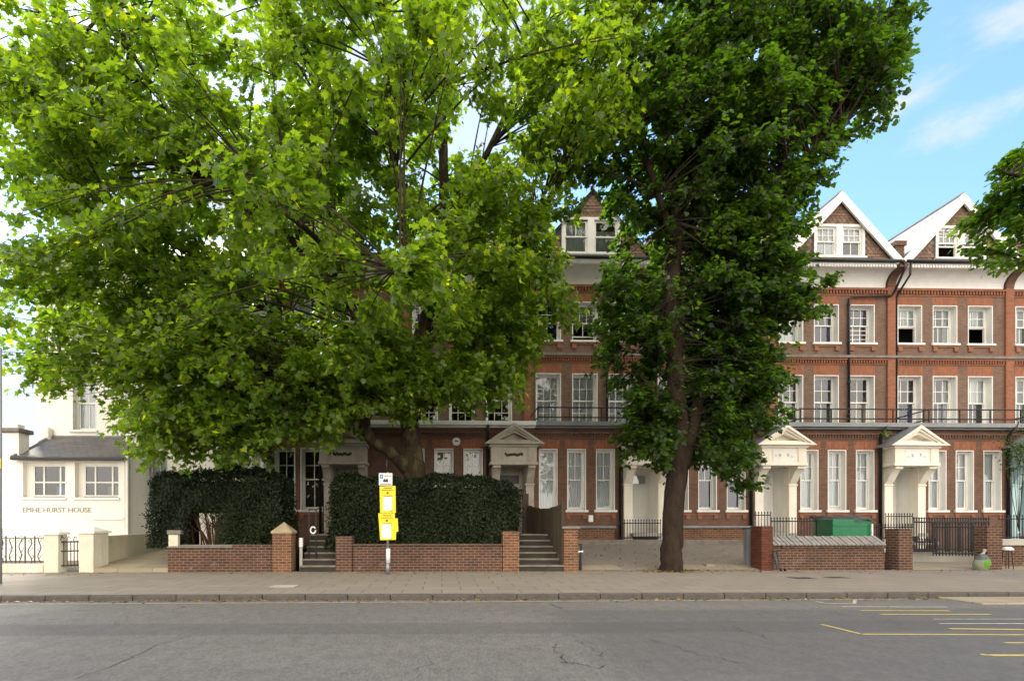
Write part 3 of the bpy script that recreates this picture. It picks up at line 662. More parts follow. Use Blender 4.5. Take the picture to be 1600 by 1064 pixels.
    if stone or True:
        cr = MB(); n = 11 if stone else 5
        for i in range(n):
            a = xo0 + .62 + (xo1 - xo0 - 1.24) * i / (n - 1); zz = (zf0 + zf1) / 2 + rng.uniform(-.03, .03)
            if stone or i in (0, 1, 3, 4): cr.box(a - .05, a + .035, yf - .02, yf - .008, zz - (.06 if stone else .04), zz + (.06 if stone else .09 * (i % 2)))
        cr.build('panel_relief', 'ink' if stone else 'stone', pr)
    apx2 = (xo0 + xo1) / 2; hw2 = (xo1 - xo0) / 2 + .34; zp = z5(665, yf - .1)
    def tri(inset): return [(apx2 - hw2 + inset * 1.9, zf1 + .003 + inset * .55), (apx2 + hw2 - inset * 1.9, zf1 + .003 + inset * .55), (apx2, zp - inset * 1.05)]
    pd = MB()
    o_, i_ = tri(0), tri(.2)
    def ring(o_, i_, y0, y1):
        for j in range(3):
            a, b = o_[j], o_[(j + 1) % 3]; c, d = i_[(j + 1) % 3], i_[j]
            pd.prism([a, b, c, d], y0, y1)
    ring(tri(0), tri(.13), yf - .24, YG); ring(tri(.131), tri(.24), yf - .17, YG); ring(tri(.241), tri(.36), yf - .08, YG)
    tt = tri(.361); pd.prism(tt, yf + .22, YG)
    pd.build('pediment', pm, pr)
    rr = MB()
    for sgn in (-1, 1): rr.quad((apx2, yf - .22, zp + .012), (apx2 + sgn * (hw2 + .02), yf - .22, zf1 + .012), (apx2 + sgn * (hw2 + .02), YG, zf1 + .012), (apx2, YG, zp + .012))
    rr.build('porch_roof', 'lead', pr)
    for a, b in pc:
        MB().box(a, b, YG - .12, YG + .3, .4, zc - .08).box(a - .03, b + .03, YG - .15, YG + .3, zc - .08, zc).box(a, b, YG - .12, YG + .3, zc, zf0 - .002).build('column', pm, pr, bevel=.01)
        cs = [(YG - .12, zc + .01)]
        for j in range(9):
            t = j / 8; cs.append((YG - .14 - .1 * math.sin(t * math.pi) * (1 - t) - .42 * t ** 1.6, zc + .02 + (zf0 - zc - .18) * t))
        cs += [(YG - .66, zf0 - .12), (YG - .66, zf0 - .003), (YG - .12, zf0 - .003)]
        MB().prism(cs, a + .02, b - .02, 'x').build('console', pm, pr)
    # recess: side walls, back wall with the door
    yb_ = YG + 1.0
    rc = MB(); rc.box(po[0] - .1, po[0], YG + .301, yb_, zfl, zf0).box(po[1], po[1] + .1, YG + .301, yb_, zfl, zf0).box(po[0] - .1, po[1] + .1, yb_, yb_ + .1, zfl, zf0).box(po[0] - .1, po[1] + .1, YG + .3, yb_ + .1, zf0, zf0 + .1)
    rc.build('porch_recess', cfg.get('rmat', 'trim'), pr)
    MB().box(po[0] - .1, po[1] + .1, YG - .5, yb_, zfl - .15, zfl - .001).build('doorstep', 'concrete', pr, bevel=.01)
    dx0, dx1 = po[0] + .08, po[1] - .1
    dm = MB(); dm.box(dx0, dx1, yb_ - .05, yb_ - .002, zfl, zfl + 2.2)
    for zz, hh in ((.25, .7), (1.15, .85)):
        for q in (0, 1): a = dx0 + .1 + q * (dx1 - dx0) / 2; dm.box(a, a + (dx1 - dx0) / 2 - .2, yb_ - .065, yb_ - .05, zfl + zz, zfl + zz + hh)
    dr = dm.build('door', cfg.get('dmat', 'trim'), pr, bevel=.006)
    MB().tube([(dx0 + .1, yb_ - .12, zfl + 1.05), (dx0 + .1, yb_ - .05, zfl + 1.05)], [.03, .02], 8).build('handle', 'zinc', dr)
    MB().box(dx0 + .05, dx1 - .05, yb_ - .03, yb_ - .004, zfl + 2.3, zfl + 2.68).build('fanlight', 'black' if stone else 'glass', pr)
    return h

D = dict
net3 = D(cols=3, ru=2, rl=2, cl=3, fill='net')
std2 = [D(fill=None, opened=.0, rl=1), D(rl=1, fill=None), D(rl=1, fill=None)]
def cfg(**k): return k
H = {}
H[1] = house(1, 'dark brick house at the left end of the terrace, wide windows above the narrow steps', cfg(
    xl=XB[0] - 2 * HW - 1.45, W=HW + 1.45, stone=True, pmat='stone', dmat='stone', rmat='stone', gws=None or [(X(429, YG), X(461, YG)), (X(470, YG), X(508, YG))],
    w2=[D(), D(fill='net'), D()], w1=[D(rl=2, cl=3), D(rl=2, cl=3, fill='olive'), D(rl=2, cl=3)], w0=[D(cols=2, cl=2, rl=1), D(cols=2, cl=2, rl=1)], pipe=False))
H[2] = house(2, 'brick house behind the plane trunk with a white round alarm box beside its low windows', cfg(
    stone=True, pmat='stone', dmat='stone', rmat='stone', w2=[D(), D(), D(fill='net')], w1=[D(rl=2, cl=3), D(rl=2, cl=3, fill=('olive', 1, .5)), D(rl=2, cl=3, fill=('olive', 1, .4))],
    w0=[D(cols=2, cl=2, fill='olive'), D(cols=2, cl=2, fill='olive'), D(cols=2, cl=2, fill='beige')], pipe=False))
H[3] = house(3, 'brick house between the two big trees, pale net curtains, no white gable boards', cfg(
    noboard=True, gw=(1453, 1535, 352, 405), w3=(D(cols=2, ru=1, rl=1, cl=1, fill='net'), D(cols=1, ru=1, rl=1, cl=1, fill=('net', .7, 0))),  # gable nets stand in for the white sky reflected in these panes
    w2=[D(cols=2, rl=1, fill='bluecloth'), D(opened=.22, cl=2, fill=('net', 1, .45)), D(opened=.35, fill=('net', 1, .5))], w1=[dict(net3), dict(net3), dict(net3)],
    w0=[D(cols=2, cl=1, fill='net', half=.0)] * 3))
H[4] = house(4, 'brick house mostly behind the lime tree, dark blue curtains in its ground floor windows', cfg(pipe=False,
    w2=[D(fill='net'), D(fill='net'), D()], w1=[D(fill='net'), D(), D(fill='net')], w0=[D(cols=2, cl=1, fill='bluecloth'), D(cols=2, cl=1, fill='bluecloth'), D(cols=2, cl=1, fill='bluecloth')]))
H[5] = house(5, 'brick house with white gable boards and net curtained ground windows behind the green skip', cfg(
    w3=(D(cols=3, cl=2, fill='net'), D(cols=3, cl=2, fill=('net', 1, .5))),
    w2=[D(fill='net'), D(cols=3, cl=2, fill=('bluecloth', .62, 0)), D(cols=3, rl=4, cl=3, fill=('bluecloth', 1, .52))], w1=[D(cols=3, cl=2, fill=('beige', .45, 0)), D(cols=2, cl=2, fill=('bluecloth', 1, .78), half=None), D(cols=2, cl=2, rl=1, fill=('beige', .5, 0))],
    w0=[D(cols=2, cl=1, fill='net'), D(cols=2, cl=1, fill='net', opened=.06), D(cols=2, cl=1, fill='net')]))
H[6] = house(6, 'brick house behind the black railings, open upper sashes and a cream porch at its left', cfg(
    pipe=False, w3=(D(cols=3, cl=2, opened=.75, fill=('net', 1, .5)), D(cols=3, cl=2, opened=.75, fill=('net', 1, .5))),
    w2=[D(opened=.92, fill=('net', 1, .55)), D(cl=2, fill='net', half=.2), D(opened=.92, fill=('net', 1, .55))], w1=[D(cols=3, ru=2, rl=1, cl=1, fill=('bluecloth', .5, 0)), D(cols=3, cl=2, fill='net', half=.22), D(cols=3, cl=2, fill=('net', 1, .5))],
    w0=[D(cols=2, cl=1, fill='net'), D(cols=2, cl=1, fill=('net', 1, 0)), D(cols=1, cl=1, ru=1, fill='net')], pmat='bluepaint', rmat='bluepaint', dmat='bluepaint'))
H[7] = house(7, 'brick house cut off by the right edge of the photo, pale green window blinds', cfg(
    w2=[D(fill='greenblind'), D(fill='net'), D()], w1=[D(fill='greenblind'), D(fill='net'), D()], w0=[D(cols=2, cl=1, fill='greenblind'), D(cols=2, cl=1, fill='net'), D(cols=2, cl=1, fill='net')], pipe=False))
# alarm box on house 2, meter box on house 3
bx, bz = P(713, 690, YG); 
mb = MB(); mb.tube([(bx, YG - .1, bz), (bx, YG, bz)], [.17, .19], 20); ab = mb.build('alarm_box', 'white', H[2])
MB().box(bx - .08, bx + .08, YG - .106, YG - .101, bz - .02, bz + .03).build('alarm_panel', 'ink', ab)
bx, bz = P(922, 810, YG); MB().box(bx - .1, bx + .1, YG - .14, YG, bz - .15, bz + .15).build('meter_box', 'white', H[3], bevel=.01)

# ------------------------------------------------------------------ the white house at the left
YM, YE = 22.2, 20.5
wh = empty('white_house', (X(55, YM), YM, 0), 'tall cream rendered house at the far left with lettering on its low front wing', 'house')
zE = lambda py: Z(100, py, YE); zM = lambda py: Z(200, py, YM)
xl, xr = X(55, YM), X(412, YM)
wins = [(X(113, YM), X(150, YM), zM(672), zM(585)), (X(113, YM), X(150, YM), zM(560), zM(470)), (X(200, YM), X(236, YM), zM(560), zM(470)), (X(290, YM), X(326, YM), zM(560), zM(470)), (X(228, YM), X(262, YM), zM(790), zM(706)),
        (X(300, YM), X(334, YM), zM(672), zM(585)), (X(392, YM), X(407, YM), zM(740), zM(700)), (X(360, YM), X(390, YM), zM(560), zM(470))]
MB().wall(xl, xr, 0, zM(425), YM, YM + .4, wins).build('wall', 'render', wh)
MB().quad((xl, YM + .4, 0), (xl, YM + 9, 0), (xl, YM + 9, zM(425)), (xl, YM + .4, zM(425))).build('side_wall', 'render', wh)
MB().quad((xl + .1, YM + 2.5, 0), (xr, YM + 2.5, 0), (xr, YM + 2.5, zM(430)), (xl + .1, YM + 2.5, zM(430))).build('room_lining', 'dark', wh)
for a, b, c, d in wins: sash(wh, a, b, c, d, YM, cols=2, cl=2, ru=1, rl=1, fill='net', reveal=.28)
zc0, zc1 = zM(446), Z(60, 408, YM - 1.1)
cv = [(YM, zc0)]
for i in range(9): t = i / 8; cv.append((YM - .02 - 1.0 * (1 - math.cos(t * math.pi / 2)), zc0 + (zc1 - zc0) * math.sin(t * math.pi / 2)))
cv += [(YM - 1.1, zc1), (YM - 1.1, zc1 + .16), (YM + .2, zc1 + .16), (YM + .2, zc0)]
MB().prism(cv, xl - .0, xr, 'x').build('cove', 'render', wh)
# the cove returns along the left side
mb = MB(); L = [(xl + .0, zc0)]
for i in range(9): t = i / 8; L.append((xl - .02 - 1.0 * (1 - math.cos(t * math.pi / 2)), zc0 + (zc1 - zc0) * math.sin(t * math.pi / 2)))
L += [(xl - 1.1, zc1), (xl - 1.1, zc1 + .16), (xl + .1, zc1 + .16), (xl + .1, zc0)]
mb.prism(L, YM - 1.1, YM + 9, 'y'); mb.build('side_cove', 'render', wh)
dn = MB()
for i in range(60): a = xl - 1.0 + i * .2; dn.box(a, a + .11, YM - 1.13, YM - 1.101, zc1 + .02, zc1 + .1)
dn.build('bead_row', 'render', wh)
e0, e1 = xl - 1.15, xr + .3; zr0 = zc1 + .2; zr1 = zr0 + 3.2
mb = MB(); mb.quad((e0, YM - 1.15, zr0), (e1, YM - 1.15, zr0), (e1, YM + 3.4, zr1), (e0 + 3.4, YM + 3.4, zr1)).quad((e0, YM - 1.15, zr0), (e0 + 3.4, YM + 3.4, zr1), (e0 + 3.4, YM + 5, zr1), (e0, YM + 9, zr0))
rf = mb.build('roof', 'slate2', wh)
MB().box(e0, e1, YM - 1.2, YM - 1.08, zr0 - .06, zr0 + .05).box(e0 - .05, e0 + .07, YM - 1.08, YM + 9, zr0 - .06, zr0 + .05).build('gutter', 'black', wh)
MB().tube([(e0, YM - 1.15, zr0 + .05), (e0 + 3.4, YM + 3.4, zr1 + .05)], .09, 6).build('hip', 'lead', rf)
MB().box(X(214, YM), X(218, YM), YM - .1, YM, 0, zc0).build('downpipe', 'render', wh)
MB().box(X(196, YM - .4), X(216, YM - .4), YM - .4, YM, .0, Z(205, 680, YM - .4)).build('pilaster', 'render', wh)
MB().box(X(216, YM), xr, YM - .12, YM, zM(682), zM(674)).box(X(216, YM), xr, YM - .05, YM, zM(818), zM(814)).build('string_course', 'render', wh)
# front wing with two casement windows and a lean-to slate roof
ex0, ex1 = X(4, YE), X(195, YE)
w2 = [(X(36, YE), X(102, YE), zE(777), zE(722)), (X(117, YE), X(185, YE), zE(777), zE(722))]
MB().wall(ex0, ex1, 0, zE(714), YE, YE + .35, w2).build('wing_wall', 'render', wh)
MB().quad((ex1, YE, 0), (ex1, YM, 0), (ex1, YM, 5.3), (ex1, YE, zE(714))).build('wing_side', 'render', wh); MB().quad((ex0, YE, 0), (ex0, YM + 3, 0), (ex0, YM + 3, zE(714)), (ex0, YE, zE(714))).build('wing_side', 'render', wh)
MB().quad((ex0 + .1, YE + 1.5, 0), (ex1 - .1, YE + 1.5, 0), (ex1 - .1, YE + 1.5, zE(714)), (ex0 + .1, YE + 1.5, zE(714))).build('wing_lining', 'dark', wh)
for n_, (a, b, c, d) in enumerate(w2):
    yf = YE + .2; mb = MB(); t = .055
    W_ = b - a; H_ = d - c; x0_ = a + (.3 if n_ == 0 else .28) * .8; bars = [x0_, x0_ + (b - x0_) * .28, x0_ + (b - x0_) * .74, b]
    zt_, zm_ = d - .1, c + H_ * .42
    for q in bars: mb.box(min(q, b - .06) , min(q, b - .06) + .06, yf, yf + .06, c + .05, zt_)
    for q in (c + .05, zm_, zt_ - .05):
        for u, v_ in zip(bars[:-1], bars[1:]): mb.box(u + .06, min(v_, b - .06), yf, yf + .06, q, q + .055)
    wn = mb.build('window', 'white', wh)
    MB().box(a - .06, b + .06, YE - .07, yf, c - .1, c).build('sill', 'render', wn, bevel=.01)
    MB().quad((a, yf + .03, c), (b, yf + .03, c), (b, yf + .03, d), (a, yf + .03, d)).build('pane', 'glass', wn)
    bl = MB(); 
    bl.quad((a + W_ * .55, yf + .35, c + .1), (b, yf + .35, c + .1), (b, yf + .35, c + H_ * .35), (a + W_ * .55, yf + .35, c + H_ * .35)); bl.build('blind', 'blue' if n_ == 0 else 'olive', wn)
    MB().box(a, x0_, yf, yf + .05, c, d).box(x0_, b, yf, yf + .05, zt_ + .006, d).build('frame_panel', 'render', wn)
ze, zrt = zE(716), Z(130, 683, YM)
mb = MB(); lx0, lx1 = X(20, YE - .15), X(196, YE - .15)
mb.quad((lx0, YE - .2, ze), (lx1, YE - .2, ze), (X(205, YM), YM, zrt), (lx0 + .1, YM, zrt))
lr = mb.build('lean_to_roof', 'slate2', wh)
MB().box(lx0, lx1, YE - .3, YE - .16, ze - .1, ze + .02).build('lean_to_gutter', 'black', wh, bevel=.02)
MB().tube([(lx0, YE - .2, ze + .02), (lx0 + .1, YM, zrt + .03)], .07, 6).tube([(lx0, YM - .02, zrt), (X(205, YM), YM - .02, zrt)], .07, 6).build('flashing', 'lead', lr)
MB().box(ex0 + .1, X(30, YE), YE - .02, YE + .5, zE(714), zE(676)).box(ex0 - .1, X(30, YE) - .1, YE + .05, YE + .4, zE(669), zE(662)).build('end_pier', 'render', wh, bevel=.02)
MB().box(ex0 - .1, X(34, YE), YE - .14, YE + .62, zE(676), zE(669)).build('end_pier_cap', 'coping', wh, bevel=.04)
MB().box(X(48, YE + 1), X(64, YE + 1), YM - .3, YM, zrt - .3, Z(55, 668, YM)).build('scroll', 'render', wh, bevel=.1)
MB().box(X(145, YE - .02), X(193, YE - .02), YE - .05, YE, zE(812), zE(808)).box(X(196, YE - .1), X(200, YE - .1), YE - .12, YE, 0, zE(712)).build('wing_moulding', 'render', wh)
text('EMHE HURST HOUSE', .27, 'lettering', 'letter', wh, X(35, YE), YE - .004, zE(800), width=X(142, YE) - X(35, YE), depth=.012)

# ------------------------------------------------------------------ garden fronts (walls at Y 16.7)
YW = 16.75
zW = lambda px, py: Z(px, py, YW)
# low white wall with iron railing
lw = empty('railing_wall', (X(0, YW), YW, PAVE), 'low white wall with twisted dark iron railing panel at the left edge', 'railing')
MB().box(X(-60, YW), X(67, YW), YW, YW + .3, PAVE - .1, zW(30, 881)).build('wall', 'oldcream', lw, bevel=.015)
rl = MB(); za_, zb_ = zW(30, 880), zW(30, 841)
x0, x1 = X(-60, YW), X(66, YW)
rl.tube([(x0, YW + .15, za_ + .05), (x1, YW + .15, za_ + .05)], .014, 6).tube([(x0, YW + .15, zb_), (x1, YW + .15, zb_)], .014, 6)
n = 17
for i in range(n):
    a = x0 + .05 + (x1 - x0 - .1) * i / (n - 1)
    if i % 2 == 0: rl.tube([(a, YW + .15, za_), (a, YW + .15, zb_ + .08)], .02, 6)
    else:
        pts = [(a + .05 * math.sin(q * 9 + i), YW + .15 + .02 * math.cos(q * 7), za_ + (zb_ - za_) * q) for q in np.linspace(0, 1, 12)]; rl.tube(pts, .016, 5)
        for q in (.15, .45, .8): rl.tube([(a + .05 * math.sin(q * 9 + i), YW + .15, za_ + (zb_ - za_) * q), (a + .05 + .09 * math.sin(i + q * 5), YW + .13, za_ + (zb_ - za_) * (q + .12)), (a + .1 * math.sin(i * 3), YW + .13, za_ + (zb_ - za_) * (q + .2))], .009, 5)
for i in range(5):
    a = x0 + .4 + i * .6; rl.tube([(a, YW + .15, zb_), (a + .15, YW + .15, zb_ + .07), (a + .3, YW + .15, zb_ + .02)], .01, 5)
rl.build('railing', 'gate', lw)
def pier(name, px0, px1, ytop, mat, cap, label, y=YW, d=.45, captop=None, group=None, over=.06, ztop=None):
    x0, x1 = X(px0, y), X(px1, y); z1 = Z(px0, ytop, y)
    o = empty(name, ((x0 + x1) / 2, y, PAVE), label, 'gate pier' if 'brick' not in name else 'brick pier', group)
    MB().box(x0, x1, y, y + d, PAVE - .1, z1).build('shaft', mat, o, bevel=.012)
    if cap == 'pyramid':
        zt_ = Z(px0, captop, y); c = ((x0 + x1) / 2, y + d / 2, zt_); mb = MB(); a0, a1, b0, b1 = x0 - over, x1 + over, y - over, y + d + over
        mb.box(a0, a1, b0, b1, z1 + .001, z1 + .07); k = [(a0 + .03, b0 + .03, z1 + .071), (a1 - .03, b0 + .03, z1 + .071), (a1 - .03, b1 - .03, z1 + .071), (a0 + .03, b1 - .03, z1 + .071), c]
        mb.add(k, [(0, 1, 4), (1, 2, 4), (2, 3, 4), (3, 0, 4)]); mb.build('cap', 'pierstone' if mat.startswith('garden') else 'render', o)
    elif cap == 'slab':
        MB().box(x0 - over, x1 + over, y - over, y + d + over, z1 + .001, z1 + .08).build('cap', 'coping', o, bevel=.015)
    return o
pier('white_pier', 68, 91, 835, 'oldcream', 'pyramid', 'white gate pier at the left of the small iron gate', captop=825, d=.4)
pier('white_pier', 123, 146, 833, 'oldcream', 'pyramid', 'white gate pier at the right of the small iron gate', captop=822, d=.75)
gt = MB(); y = YW + .1; x0, x1 = X(92, y), X(122, y); z0, z1 = Z(100, 888, y), Z(100, 842, y)
y2 = YW + .55
gt.tube([(x0, y, z0), (x0, y, z1)], .025, 6).tube([(x1, y2, z0), (x1, y2, z1)], .02, 6)
railing(gt, x0 + .03, x1, y + .02, y2, z0 + .05, z1 - .05, .085, .015, rails=(.05, .6, .95))
for i in range(5): a = x0 + .05 + (x1 - x0 - .1) * i / 4; q = y + (y2 - y) * i / 4; gt.tube([(a, q, z1 - .05), (a + .04, q, z1 + .1 * (1 - i / 5) + .02), (a + .12, q, z1 + .02)], .012, 5)
tag(gt.build('garden_gate', 'gate', None, (x0, y, PAVE)), 'narrow dark wrought iron gate between two white piers', 'gate')
# retaining wall running back, with the flagged ramp beside it
a = P(146, 0, YW + .75)[0]; 
rw = MB(); A = (X(150, 17.2), 17.2); B = (X(268, 21.3), 21.3)
zt0, zt1 = Z(160, 838, 17.2), Z(262, 832, 21.3)
dx, dy = B[0] - A[0], B[1] - A[1]; L = math.hypot(dx, dy); nx, ny = -dy / L * .25, dx / L * .25
v = [(A[0], A[1], 0), (B[0], B[1], 0), (B[0] + nx, B[1] + ny, 0), (A[0] + nx, A[1] + ny, 0), (A[0], A[1], zt0), (B[0], B[1], zt1), (B[0] + nx, B[1] + ny, zt1), (A[0] + nx, A[1] + ny, zt0)]
rw.add(v, [(0, 1, 5, 4), (1, 2, 6, 5), (2, 3, 7, 6), (3, 0, 4, 7), (4, 5, 6, 7)])
rwo = rw.build('retaining_wall', plain('mossy_cream_render', (.5, .46, .33), .85, .2, 1.2, .2, bump=.3, streak=.5, dirt=(.22, .2, .12)), None, (A[0], A[1], PAVE)); tag(rwo, 'mossy cream rendered side wall running back beside the flagged ramp', 'wall')
ram = MB(); xa, xb2 = X(130, YW), X(268, YW)
zr_ = Z(240, 852, 20.5)
ram.add([(xa, YW + .02, PAVE + .13), (xb2, YW + .02, PAVE + .13), (xb2 + 1.5, 21.6, zr_), (xa, 21.6, zr_), (xa, YW + .02, -.04), (xb2, YW + .02, -.04)], [(0, 1, 2, 3), (4, 5, 1, 0)])
struct(ram.build('path', 'flags'))
# lawn-height ground behind the walls
struct(MB().quad((-40, YW + .3, PAVE + .004), (X(268, YW), YW + .3, PAVE + .004), (X(262, YM), YM, PAVE + .2), (-40, YM, PAVE + .2)).build('yard_ground', 'setts'))

# brick wall 1 with coping and pier, white stub behind
gwl = empty('brick_garden_wall', (X(262, YW), YW, PAVE), 'low red brick wall under the left hedge, stone coping on its left half, pyramid capped pier', 'garden wall', 'low brick walls on the pavement')
MB().box(X(262, YW), X(425, YW), YW, YW + .33, PAVE - .1, zW(340, 856)).box(X(364, YW), X(425, YW), YW, YW + .33, zW(340, 856) + .001, zW(340, 851)).build('wall', 'garden', gwl, bevel=.01)
MB().box(X(261, YW), X(364, YW) - .01, YW - .05, YW + .38, zW(300, 856) + .001, zW(300, 853.5)).box(X(280, YW), X(364, YW) - .01, YW - .02, YW + .35, zW(300, 853.5), zW(300, 851)).build('coping', 'coping', gwl, bevel=.02)
x0, x1 = X(425, YW - .08), X(455, YW - .08); y = YW - .08
MB().box(x0, x1, y, y + .55, PAVE - .1, Z(440, 833, y)).build('pier', 'garden_or', gwl, bevel=.012)
zz = Z(440, 833, y); zt_ = Z(440, 815, y); c = ((x0 + x1) / 2, y + .27, zt_)
mb = MB(); mb.add([(x0 - .03, y - .03, zz + .002), (x1 + .03, y - .03, zz + .002), (x1 + .03, y + .58, zz + .002), (x0 - .03, y + .58, zz + .002), (x0 - .03, y - .03, zz + .06), (x1 + .03, y - .03, zz + .06), (x1 + .03, y + .58, zz + .06), (x0 - .03, y + .58, zz + .06), c],
   [(0, 1, 5, 4), (1, 2, 6, 5), (2, 3, 7, 6), (3, 0, 4, 7), (4, 5, 8), (5, 6, 8), (6, 7, 8), (7, 4, 8)]); mb.build('pier_cap', 'pierstone', gwl)
y = 17.1; st = empty('stone_stub', (X(268, y), y, PAVE), 'short pale stone stub with a flat cap behind the left end of the brick wall', 'post')
MB().box(X(263, y), X(278, y), y, y + .14, 0, Z(270, 835, y)).build('shaft', 'oldcream', st, bevel=.01); MB().box(X(261, y), X(283, y), y - .04, y + .2, Z(270, 835, y), Z(270, 828, y)).build('cap', 'coping', st, bevel=.03)
struct(MB().box(X(266, 17.1) , X(452, 17.1), 17.09, 22.5, 0, .78).build('garden_bed', 'soil'))

# steps
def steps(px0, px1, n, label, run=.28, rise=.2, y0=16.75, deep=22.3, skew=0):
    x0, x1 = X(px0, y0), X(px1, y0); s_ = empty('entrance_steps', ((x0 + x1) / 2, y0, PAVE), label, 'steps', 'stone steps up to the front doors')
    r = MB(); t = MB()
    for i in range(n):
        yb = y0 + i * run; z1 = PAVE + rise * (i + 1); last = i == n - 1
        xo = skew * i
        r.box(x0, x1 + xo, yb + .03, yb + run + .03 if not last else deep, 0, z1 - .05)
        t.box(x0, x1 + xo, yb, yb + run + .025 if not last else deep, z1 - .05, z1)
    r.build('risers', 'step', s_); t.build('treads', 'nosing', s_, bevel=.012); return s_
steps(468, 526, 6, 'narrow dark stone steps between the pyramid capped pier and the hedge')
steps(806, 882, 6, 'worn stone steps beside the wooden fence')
# iron gate posts with an ornamental ring beside the first steps
y = 17.3; gp = MB(); zt_ = Z(485, 796, y)
for px in (483, 494): gp.tube([(X(px, y), y, .3), (X(px, y), y, zt_)], .022, 6)
gp.tube([(X(483, y), y, zt_), (X(494, y), y, zt_)], .02, 6); gp.tube([(X(483, y), y, .75), (X(494, y), y, .75)], .02, 6)
y3 = 18.6; gp.tube([(X(505, y3), y3, 1.0), (X(505, y3), y3, Z(505, 788, y3))], .022, 6); gp.tube([(X(505, y3), y3, Z(505, 790, y3)), (X(494, y), y, zt_)], .015, 6)
ig = empty('handrail_gate', (X(488, y), y, PAVE), 'black iron handrail posts with a pale ring ornament on the dark steps', 'handrail'); gp.build('rails', 'iron', ig)
cx, cz = P(489.5, 828, y); rg = MB(); rg.tube([(cx + .085 * math.cos(t), y - .03, cz + .11 * math.sin(t)) for t in np.linspace(.5, 2 * math.pi + .0, 18)], .025, 6); rg.build('ring_ornament', 'paper', ig)
y = 17.0; wp = empty('white_post', (X(470, y), y, PAVE), 'slim post with a white painted top beside the dark steps', 'post')
MB().box(X(468, y), X(472, y), y, y + .08, .1, Z(470, 854, y)).build('shaft', 'concrete', wp); MB().box(X(467.5, y), X(472.5, y), y - .01, y + .09, Z(470, 854, y), Z(470, 840, y)).build('top', 'white', wp)
# brick wall 2 between two piers, under the big hedge
g2 = empty('brick_garden_wall', (X(526, YW), YW, PAVE), 'long low brick wall under the right hedge, behind the yellow sign post', 'garden wall', 'low brick walls on the pavement')
MB().box(X(551, YW), X(785, YW), YW, YW + .33, PAVE - .1, zW(650, 852)).box(X(551, YW), X(785, YW), YW - .05, YW + .38, zW(650, 852) + .001, zW(650, 849.5)).build('wall', 'garden', g2, bevel=.01)
MB().box(X(525, YW), X(550.5, YW), YW - .06, YW + .45, PAVE - .1, zW(530, 838)).build('pier', 'garden', g2, bevel=.012, label='dark brick pier beside the steps')
MB().box(X(785.5, YW), X(811, YW), YW - .06, YW + .45, PAVE - .1, zW(800, 830)).build('pier', 'garden_or', g2, bevel=.012, label='orange brick pier beside the worn steps')
struct(MB().box(X(532, 17.1), X(806, 17.1), 17.13, 22.5, 0, .78).build('garden_bed', 'soil'))
pier('brick_post', 881, 903, 826, 'garden_or', 'slab', 'brick pier with a flat stone cap where the wooden fence ends', d=.45)
# wooden fence beside the second steps
A = Vector((X(880, 16.8), 16.8, 0)); B = Vector((X(824, 20.6), 20.6, 0)); fn = empty('wooden_fence', A, 'dark weathered close board fence with a sagging top beside the worn steps', 'fence')
fb = MB(); n = 34; d = (B - A) / n; L = d.length; e = d.normalized(); nn = Vector((-e.y, e.x, 0))
zt0, zt1 = Z(878, 787, 16.8), Z(826, 788, 20.6)
for i in range(n):
    p = A + d * i; q = A + d * (i + 1) - e * .004; t = (i + .5) / n
    top = zt0 + (zt1 - zt0) * t - .16 * math.sin(t * math.pi) + rng.uniform(-.015, .015); bot = .15 + 1.1 * min(1, t * 1.6)
    o1, o2 = nn * (.012 if i % 2 else 0), nn * (.03 + (.012 if i % 2 else 0))
    v = [p + o1, q + o1, q + o2, p + o2]; v = [(a.x, a.y, bot) for a in v] + [(a.x, a.y, top) for a in v]
    fb.add(v, [(0, 1, 5, 4), (1, 2, 6, 5), (2, 3, 7, 6), (3, 0, 4, 7), (4, 5, 6, 7)])
fb.build('boards', 'wood', fn)
MB().box(X(877, 16.85), X(881, 16.85), 16.82, 16.92, .1, zt0 + .03).build('post', 'wood', fn)
MB().box(X(817, 20.6), X(826, 20.6), 20.6, 20.75, .9, Z(820, 771, 20.6)).build('post', 'wood', fn)

# forecourt: sloping setts, ledge and plinth
xa, xb2 = X(903, YW), X(1180, YW)
zf = Z(1040, 851, 21.6)
struct(MB().quad((xa - .5, 16.9, PAVE + .006), (xb2 + .3, 16.9, PAVE + .006), (xb2 + 2.6, 21.6, zf), (xa - .3, 21.6, zf)).build('forecourt', 'setts'))
struct(MB().quad((X(905, 16.9) + .02, 17.0, PAVE + .03), (X(975, 16.9), 17.0, PAVE + .03), (X(955, 18), 18.2, PAVE + .19), (X(905, 18), 18.2, PAVE + .19)).build('apron_slab', 'flags'))
mb = MB(); mb.quad((X(1066, 17), 17.0, PAVE + .03), (X(1172, 17), 17.0, PAVE + .03), (X(1166, 18), 18.2, PAVE + .19), (X(1060, 18), 18.2, PAVE + .19)); mb.box(X(1104, 17.5), X(1118, 17.5), 17.5, 17.8, PAVE, PAVE + .17); struct(mb.build('apron_slab', 'flags'))
lwl = empty('lightwell_wall', (X(1000, 21.6), 21.6, zf), 'low brick ledge wall with grey stone top at the back of the forecourt', 'wall')
x0, x1 = X(890, 21.6), X(1172, 21.6)
MB().box(x0, x1, 21.6, 22.0, .2, Z(1000, 843, 21.6)).build('step', 'coping', lwl, bevel=.02)
zb1 = Z(1000, 825, 22.0)
MB().box(x0, X(960, 22), 22.0, 22.3, .3, zb1).box(X(1066, 22), x1, 22.0, 22.3, .3, zb1).build('wall', 'garden_or', lwl)
MB().box(x0, X(962, 22), 21.92, YG - .02, zb1 + .001, zb1 + .1).box(X(1064, 22), x1 + .3, 21.92, YG - .02, zb1 + .001, zb1 + .1).build('ledge', 'lead', lwl, bevel=.02)
